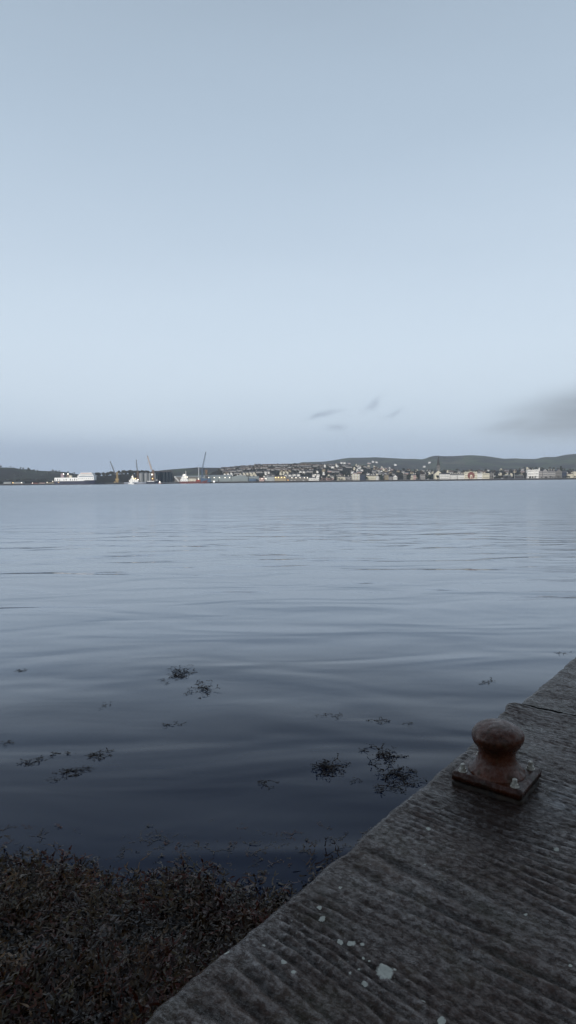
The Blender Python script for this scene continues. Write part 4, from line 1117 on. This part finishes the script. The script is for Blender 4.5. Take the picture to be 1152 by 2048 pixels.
B('seafront_terrace', 'terrace', 'pale gabled house with a white gable right of the turret', 1086, 1095, 942, Y0 + 22, wall='grey', roof='slate', floors=3, bays=4, ridge='across', rise=4.5)
B('seafront_terrace', 'terrace', 'grey terrace with white chimneys left of the stone gable', 1095.5, 1111, 943, Y0 + 24, wall='grey', roof='slate', floors=3, bays=7, rise=2.8, chim=(.25, .55, .9))
B('seafront_house', 'house', 'stone gabled house with a large chimney right of the grey terrace', 1112, 1124, 943.2, Y0 + 22, wall='stone', roof='slate', floors=2, bays=4, ridge='across', rise=5.5, chim=(.5,))
B('seafront_house', 'house', 'dark slate roofed house right of the stone gable', 1125, 1135, 945, Y0 + 30, wall='navy', roof='slate', floors=2, bays=4, rise=4)
B('seafront_house', 'house', 'small white and cream cottage near the right edge of the waterfront', 1135.5, 1146, 948.5, Y0 + 24, wall='cream', roof='brown', floors=1, bays=4, rise=2.5, chim=(.1, .9))
B('seafront_house', 'house', 'pale yellow house cut by the right edge of the photo', 1147.5, 1160, 943, Y0 + 26, wall='cream', roof='slate', floors=2, bays=4, rise=2.5)

# church
M_SPIRE = flat('spire_stone', (.060, .055, .052), .9, .2, .4)
D = Y0 + 60
p = P(876.5, 958, D); ch = empty('church', (p.x, D, ZP)); tag(ch, 'stone church with a tall dark spire and pale gable behind the seafront terraces', 'church')
zt = P(876.5, 931, D).z - ZP; zs = P(876.5, 911, D).z - ZP
mb = MB(); mb.box(-3.2, 3.2, -3.2, 3.2, -1, zt); tw = mb.build('tower', WALLS['stone'], ch)
for sx in (-1, 1):
    mb = MB(); mb.box(sx * 1.4 - .5, sx * 1.4 + .5, -3.27, -3.22, zt - 6, zt - 2); mb.build('window', M_WIN, tw)
for sx in (-1, 1):
    for sy in (-1, 1):
        mb = MB(); mb.cyl((sx * 2.8, sy * 2.8, zt), (sx * 2.8, sy * 2.8, zt + 4.5), .6, .05, n=8); mb.build('pinnacle', M_SPIRE, tw)
mb = MB(); mb.cyl((0, 0, zt - .02), (0, 0, zs + 1), 3.3, .22, n=8); mb.build('spire', M_SPIRE, ch)
g0 = P(866, 950, D).x - p.x; g1 = P(881, 950, D).x - p.x; gz = P(873, 947.5, D).z - ZP; gp = P(873, 941.5, D).z - ZP
mb = MB(); mb.prism([(g0, -1), (g1, -1), (g1, gz), ((g0 + g1) / 2, gp), (g0, gz)], -16, -4); na = mb.build('nave', WALLS['cream'], ch)
mb = MB(); mb.prism([(g0 - .5, gz - .3), ((g0 + g1) / 2, gp + .05), ((g0 + g1) / 2, gp + .6), (g0 - .5, gz + .3)], -15.7, -4); mb.prism([((g0 + g1) / 2, gp + .05), (g1 + .5, gz - .3), (g1 + .5, gz + .3), ((g0 + g1) / 2, gp + .6)], -15.7, -4); mb.build('roof', ROOFS['slate'], na)
mb = MB(); cx = (g0 + g1) / 2; mb.prism([(cx - 1, 4), (cx + 1, 4), (cx + 1, 8), (cx, 10), (cx - 1, 8)], -16.07, -16.02); mb.build('window', M_WIN, na)

# ------------------------------------------------------------------ hillside houses
def house_mesh(kind):
    parts = []
    w, d, h, r = {'a': (9, 8, 5.2, 3.2), 'b': (13, 8, 3.0, 3.0), 'c': (7, 10, 5.4, 3.4), 'd': (20, 8, 3.8, 2.8)}[kind]
    m1 = MB(); m1.box(-w / 2, w / 2, -d / 2, d / 2, -3, h)
    m2 = MB()
    if kind == 'c':
        m1.prism([(-w / 2, h), (w / 2, h), (0, h + r)], -d / 2, d / 2)
        m2.prism([(-w / 2 - .4, h - .35), (0, h + r + .05), (0, h + r + .4), (-w / 2 - .4, h + .05)], -d / 2 + .3, d / 2 + .4)
        m2.prism([(0, h + r + .05), (w / 2 + .4, h - .35), (w / 2 + .4, h + .05), (0, h + r + .4)], -d / 2 + .3, d / 2 + .4)
    else:
        m2.add([(-w / 2 - .3, -d / 2 - .4, h + .02), (w / 2 + .3, -d / 2 - .4, h + .02), (w / 2 + .3, d / 2 + .4, h + .02), (-w / 2 - .3, d / 2 + .4, h + .02), (-w / 2 - .3, 0, h + r), (w / 2 + .3, 0, h + r)],
               [(0, 3, 2, 1), (0, 1, 5, 4), (2, 3, 4, 5), (0, 4, 3), (1, 2, 5)])
    m3 = MB()
    xs_ = [-w * .32, w * .32] if kind != 'd' else [-w * .42, -w * .2, w * .02, w * .22, w * .42]
    m3.box(-w * .4, -w * .4 + 1.2, -.6, .6, h + r - 1.5 if kind != 'c' else h + .6, h + r + 1)
    m4 = [MB() for _ in xs_]
    for mm, x in zip(m4, xs_): mm.box(x - .8, x + .8, -d / 2 - .05, -d / 2 - .01, h * .45, h * .85)
    return m1, m2, m3, m4
protos = []
for kind, wl, rf in (('a', 'white', 'slate'), ('b', 'dull', 'brown'), ('c', 'cream', 'slate'), ('d', 'dull', 'dark'), ('a', 'grey', 'slate'), ('b', 'pink', 'grey'), ('c', 'white', 'slate'), ('d', 'grey', 'slate'), ('a', 'tan', 'brown'), ('d', 'dull', 'brown')):
    m1, m2, m3, m4 = house_mesh(kind)
    protos.append((kind, m1.mesh('wall', WALLS[wl]), m2.mesh('roof', ROOFS[rf]), m3.mesh('chimney', M_POT), [q.mesh('window', M_WIN) for q in m4]))
def put_house(px, D, k, rz, label, group, sc=1.0):
    z = float(terrain_z(px, D)); xx = P(px, 945, D).x
    o = empty('hillside_house', (xx, D, z), rz); o.scale = (sc, sc, sc); tag(o, label, 'house', group)
    kind, a, b, c, ws = protos[k]
    wl = link(bpy.data.objects.new('wall', a), o); rf = link(bpy.data.objects.new('roof', b), o); link(bpy.data.objects.new('chimney', c), rf)
    for q in ws: link(bpy.data.objects.new('window', q), wl)
    occupied.append((xx, D))
occupied = []
rh = random.Random(21)
nrow = 0
for Dr in (1505, 1550, 1600, 1655, 1715, 1780, 1850, 1920, 1990):
    x = 445 + rh.uniform(0, 10)
    while x < 640:
        run = rh.choice((2, 3, 4, 5)); k = rh.choice((3, 7, 3, 9, 1, 4, 5, 8)) if Dr > 1600 else rh.choice((0, 2, 4, 5, 6))
        step = {'a': 8, 'b': 10.5, 'c': 6.5, 'd': 14.5}[protos[k][0]] * 1650 / Dr
        jd = rh.uniform(-10, 10)
        for q in range(run):
            if x > 640: break
            top = hill_h('town', np.array([x]))[0]
            if top > 20 and rh.random() < .92:
                put_house(x, Dr + jd + q * 3, k, rh.uniform(-.12, .12), 'small pale house in the packed rows on the hill above the harbour sheds', 'houses in rows on the hill above the sheds', rh.uniform(.85, 1.0))
                nrow += 1
            x += step
        x += rh.uniform(6, 20)
nb = 0
while nb < 75:
    x = rh.uniform(636, 780); D = rh.uniform(1490, 2000)
    if any(abs(P(x, 945, D).x - ox) < 14 and abs(D - od) < 14 for ox, od in occupied): continue
    put_house(x, D, rh.choice((0, 1, 2, 6, 3, 4, 8, 5)), rh.uniform(-.6, .6), 'small house scattered among trees on the slope behind the seafront terraces', 'scattered houses on the slope right of the sheds', rh.uniform(.8, 1.0)); nb += 1
nc = 0
while nc < 45:
    x = rh.uniform(782, 1060); D = rh.uniform(1500, 1950)
    if any(abs(P(x, 945, D).x - ox) < 14 and abs(D - od) < 14 for ox, od in occupied) or abs(x - 876) < 8: continue
    put_house(x, D, rh.choice((0, 1, 2, 4, 8, 5, 5)), rh.uniform(-.6, .6), 'small house half hidden in woodland behind the right hand seafront', 'half hidden houses behind the right seafront', rh.uniform(.75, .95)); nc += 1
for x, y, lab in ((683, 927, 'white farmhouse on the far hill, left one of a close pair'), (689, 927.5, 'white farmhouse on the far hill, right one of a close pair'), (738, 928, 'long pale farm building on the far hill'),
                  (746, 924.5, 'small white farmhouse highest on the far hill'), (753, 926, 'white farmhouse right of the highest farmhouse'), (790.5, 931, 'lone white farmhouse low on the far hill between slopes'),
                  (859, 927, 'lone white farmhouse on the hill left of the spire'), (848.5, 935, 'white farmhouse below the lone one left of the spire'), (698, 929, 'pink farmhouse low on the far hill left of a dark copse')):
    # march along the ray until it meets the hill
    r = ray(x, y); hit = None
    for D in range(2300, 4700, 20):
        if CAMZ + r.z / r.y * D <= float(terrain_z(x, D)) + .5: hit = D; break
    if hit: put_house(x, hit, 5 if 'pink' in lab or 'long' in lab else 0, 0, lab, 'farmhouses on the far hill', 1.5)

# ------------------------------------------------------------------ trees
def leaf_mat(name, c1, c2):
    m, t, b = new_mat(name)
    oi = t.node('ShaderNodeObjectInfo'); tc = t.node('ShaderNodeTexCoord')
    n = t.noise(tc.outputs['Object'], .5, 4, .6)
    c = t.mix(t.mr(n, .35, .65), c1, c2)
    c = t.mix(t.m('MULTIPLY', oi.outputs['Random'], .5), c, (.045, .03, .022))
    t.link(c, b.inputs['Base Color']); b.inputs['Roughness'].default_value = .9; b.inputs['Specular IOR Level'].default_value = .1
    return m
M_LEAF = [leaf_mat('evergreen_leaves', (.016, .028, .014), (.030, .042, .020)), leaf_mat('winter_twigs', (.045, .034, .028), (.075, .058, .046)), leaf_mat('olive_leaves', (.040, .045, .022), (.055, .05, .03))]
M_BARK = flat('bark', (.045, .036, .028), .9)
def tree_mesh(kind, seed):
    r = random.Random(seed); H = 9.0
    tr = MB(); tr.cyl((0, 0, -1), (0, 0, H * .45), .38, .22, 7)
    cr = MB(); blobs = []
    for i in range(7):
        a = r.uniform(0, 6.28); q = r.uniform(.4, 2.6); z = H * r.uniform(.38, .82); c = Vector((math.cos(a) * q, math.sin(a) * q, z))
        tr.cyl((0, 0, H * r.uniform(.25, .42)), c, .14, .05, 5); blobs.append((c, r.uniform(1.2, 2.1)))
    if kind == 'cone': blobs = [(Vector((0, 0, z)), 2.4 * (1 - (z - 1.5) / 9)) for z in (2, 3.2, 4.4, 5.6, 6.8, 8, 9)]
    n = 420 if kind != 'bare' else 330
    for i in range(n):
        c, R = r.choice(blobs); v = Vector((r.gauss(0, 1), r.gauss(0, 1), r.gauss(0, 1))).normalized() * R * r.uniform(.55, 1.08)
        p = c + v; s = r.uniform(.28, .55) if kind != 'bare' else r.uniform(.3, .6)
        u = Vector((r.gauss(0, 1), r.gauss(0, 1), r.gauss(0, 1))).normalized(); w = u.orthogonal().normalized()
        th = 1 if kind != 'bare' else .22
        cr.add([p - u * s - w * s * th, p + u * s - w * s * th, p + u * s * .7 + w * s * th, p - u * s * .8 + w * s * th], [(0, 1, 2, 3)])
    return tr, cr
tp = []
for kind, mi, sd in (('round', 0, 1), ('round', 0, 2), ('bare', 1, 3), ('bare', 1, 4), ('round', 2, 5), ('cone', 0, 6), ('round', 1, 7)):
    a, b = tree_mesh(kind, sd); tp.append((a.mesh('trunk', M_BARK), b.mesh('crown', M_LEAF[mi])))
rt_ = random.Random(33)
def put_tree(x, D, z, k, s, label, group):
    o = empty('tree', (x, D, z), rt_.uniform(0, 6.28)); o.scale = (s * rt_.uniform(.9, 1.2), s * rt_.uniform(.9, 1.2), s); tag(o, label, 'tree', group)
    link(bpy.data.objects.new('trunk', tp[k][0]), o); link(bpy.data.objects.new('crown', tp[k][1]), o)
def tree_px(px, ytop, D, k, label, group, base=None):
    z = ZP if base is None else base; p = P(px, ytop, D); put_tree(p.x, D, z, k, max(.4, (p.z - z) / 9.6), label, group)
for px, yt, k, lab in ((836, 949, 0, 'round dark evergreen tree right of the cream and pink house'), (846, 939, 3, 'large bare tree standing over the blue grey hall'), (857, 949, 1, 'dark bushy tree between the hall and the church'),
                   (864, 948.5, 1, 'dark bushy tree touching the church gable'), (875, 949.5, 0, 'small dark tree in front of the church gable'), (798, 948, 2, 'bare brown tree right of the white gabled house'),
                   (803, 949, 0, 'dark tree left of the tall grey house'), (816.5, 948.5, 0, 'dark tree right of the tall grey house'), (670, 952, 0, 'dark tree right of the low pink terrace'), (731.5, 951, 1, 'dark tree right of the slate clad building'),
                   (763, 948, 5, 'dark conical tree behind the dark stone house'), (992, 950, 1, 'dark tree right of the chapel lamp post'), (998, 950.5, 4, 'olive tree left of the promenade shelters'),
                   (1051, 944, 4, 'olive tree at the left side of the white hotel'), (1122, 932.5, 5, 'pointed dark conifer behind the stone gabled house')):
    tree_px(px, yt, Y0 + (12 if k != 3 else 34) if px < 1100 else Y0 + 45, k, lab, 'trees along the seafront')
for i in range(26):
    px = rt_.uniform(1050, 1152); tree_px(px, 952 + rt_.uniform(-1, 1), Y0 + 9, rt_.choice((0, 4, 1)), 'low dark garden shrub in the hedge before the right hand hotels', 'shrubs before the right hotels')
for i in range(22):
    px = rt_.uniform(985, 1052); tree_px(px, 953 + rt_.uniform(-1.5, 1), Y0 + 17 if i % 2 else Y0 + 7, rt_.choice((0, 1, 4)), 'low dark shrub in the planting around the promenade shelters', 'shrubs around the promenade shelters')
for i in range(18):
    px = rt_.uniform(640, 705); tree_px(px, 956.5 + rt_.uniform(-1, 1), Y0 + 8, rt_.choice((0, 1, 6)), 'low dark shrub on the promenade before the pink and cream terraces', 'shrubs before the pink and cream terraces')
for i in range(20):
    px = rt_.uniform(190, 330); D = rt_.uniform(1640, 1740); z = float(terrain_z(px, D))
    put_tree(P(px, 945, D).x, D, z - 1, rt_.choice((0, 1, 2, 3, 6)), rt_.uniform(.8, 1.35), 'dark tree on the wooded ridge behind the harbour cranes', 'trees on the ridge behind the cranes')
cnt = 0
while cnt < 125:
    px = rt_.uniform(430, 790) if cnt % 3 else rt_.uniform(430, 640); D = rt_.uniform(1475, 2060); X_ = P(px, 945, D).x
    if any(abs(X_ - ox) < 5 and abs(D - od) < 6 for ox, od in occupied): continue
    put_tree(X_, D, float(terrain_z(px, D)) - .5, rt_.choice((0, 1, 2, 2, 3, 6, 4)), rt_.uniform(.55, 1.0), 'dark winter tree between the hillside houses', 'trees between the hillside houses'); cnt += 1
cnt = 0
while cnt < 84:
    px = rt_.uniform(770, 1180); D = rt_.uniform(1480, 1990)
    put_tree(P(px, 945, D).x, D, float(terrain_z(px, D)) - .5, rt_.choice((0, 1, 2, 2, 3, 6, 6)), rt_.uniform(.7, 1.15), 'dark winter tree in the woodland behind the right hand seafront', 'trees behind the right seafront'); cnt += 1
for i in range(10):
    px = 1053 + i * 1.9; D = Y0 + 100 + 8 * i; put_tree(P(px - 5, 945, D).x, D, float(terrain_z(px, D)), rt_.choice((0, 1)), rt_.uniform(1.1, 1.5), 'tall dark evergreen behind the roof of the white hotel', 'evergreens behind the white hotel')
# far woods as one mass
V, Fq = [], []
base = tp[0][1]; bvn = len(base.vertices); co_ = np.empty(bvn * 3, np.float32); base.vertices.foreach_get('co', co_); co_ = co_.reshape(-1, 3)
fq = np.array([list(p.vertices) for p in base.polygons])
off = 0; rw = np.random.default_rng(4)
for i in range(1600):
    if 1200 <= i < 1290: px = rw.uniform(190, 335); D = rw.uniform(1690, 1760)
    elif i >= 900:
        px = rw.uniform(430, 800) if i < 1200 and i % 2 else (rw.uniform(435, 645) if i >= 1290 else rw.uniform(770, 1200)); D = rw.uniform(1475, 2060); X_ = P(px, 945, D).x
        if any(abs(X_ - ox) < 6 and abs(D - od) < 6 for ox, od in occupied): continue
    elif i < 420: px = rw.uniform(-120, 330); D = rw.uniform(1640, 2740)
    else: px = rw.uniform(560, 1250); D = rw.uniform(2060, 3600)
    if i < 900 and fbm(np.array([px * .02 + 30]), np.array([D * .004 + 30]), 2, 3)[0] < .46: continue
    s = rw.uniform(.7, 1.25) * (1 if i < 900 else .8 if i < 1200 or i >= 1290 else 1.25); z = float(terrain_z(px, D)); c_, s_ = math.cos(i), math.sin(i)
    sub = slice(0, 480)
    v = co_ * s; v = np.stack([v[:, 0] * c_ - v[:, 1] * s_, v[:, 0] * s_ + v[:, 1] * c_, v[:, 2] - 2], -1) + np.array([P(px, 945, D).x, D, z])
    V.append(v); Fq.append(fq + off); off += bvn
tag(np_mesh('distant_woods', np.concatenate(V), np.concatenate(Fq), M_LEAF[2], smooth=False), 'far off patches of woodland on the hills behind the town and pier', 'woods', kind='stuff')

# ------------------------------------------------------------------ haze
m = bpy.data.materials.new('haze_air'); m.use_nodes = True; t = NT(m.node_tree); t.n.clear()
pv = t.node('ShaderNodeVolumePrincipled'); pv.inputs['Color'].default_value = (.80, .88, 1.0, 1); pv.inputs['Density'].default_value = .00009
out = t.node('ShaderNodeOutputMaterial'); t.link(pv.outputs[0], out.inputs['Volume'])
mb = MB(); mb.box(-4600, 5200, -2300, 7200, -10.5, 420); hz = mb.build('haze', m); tag(hz, kind='stuff')
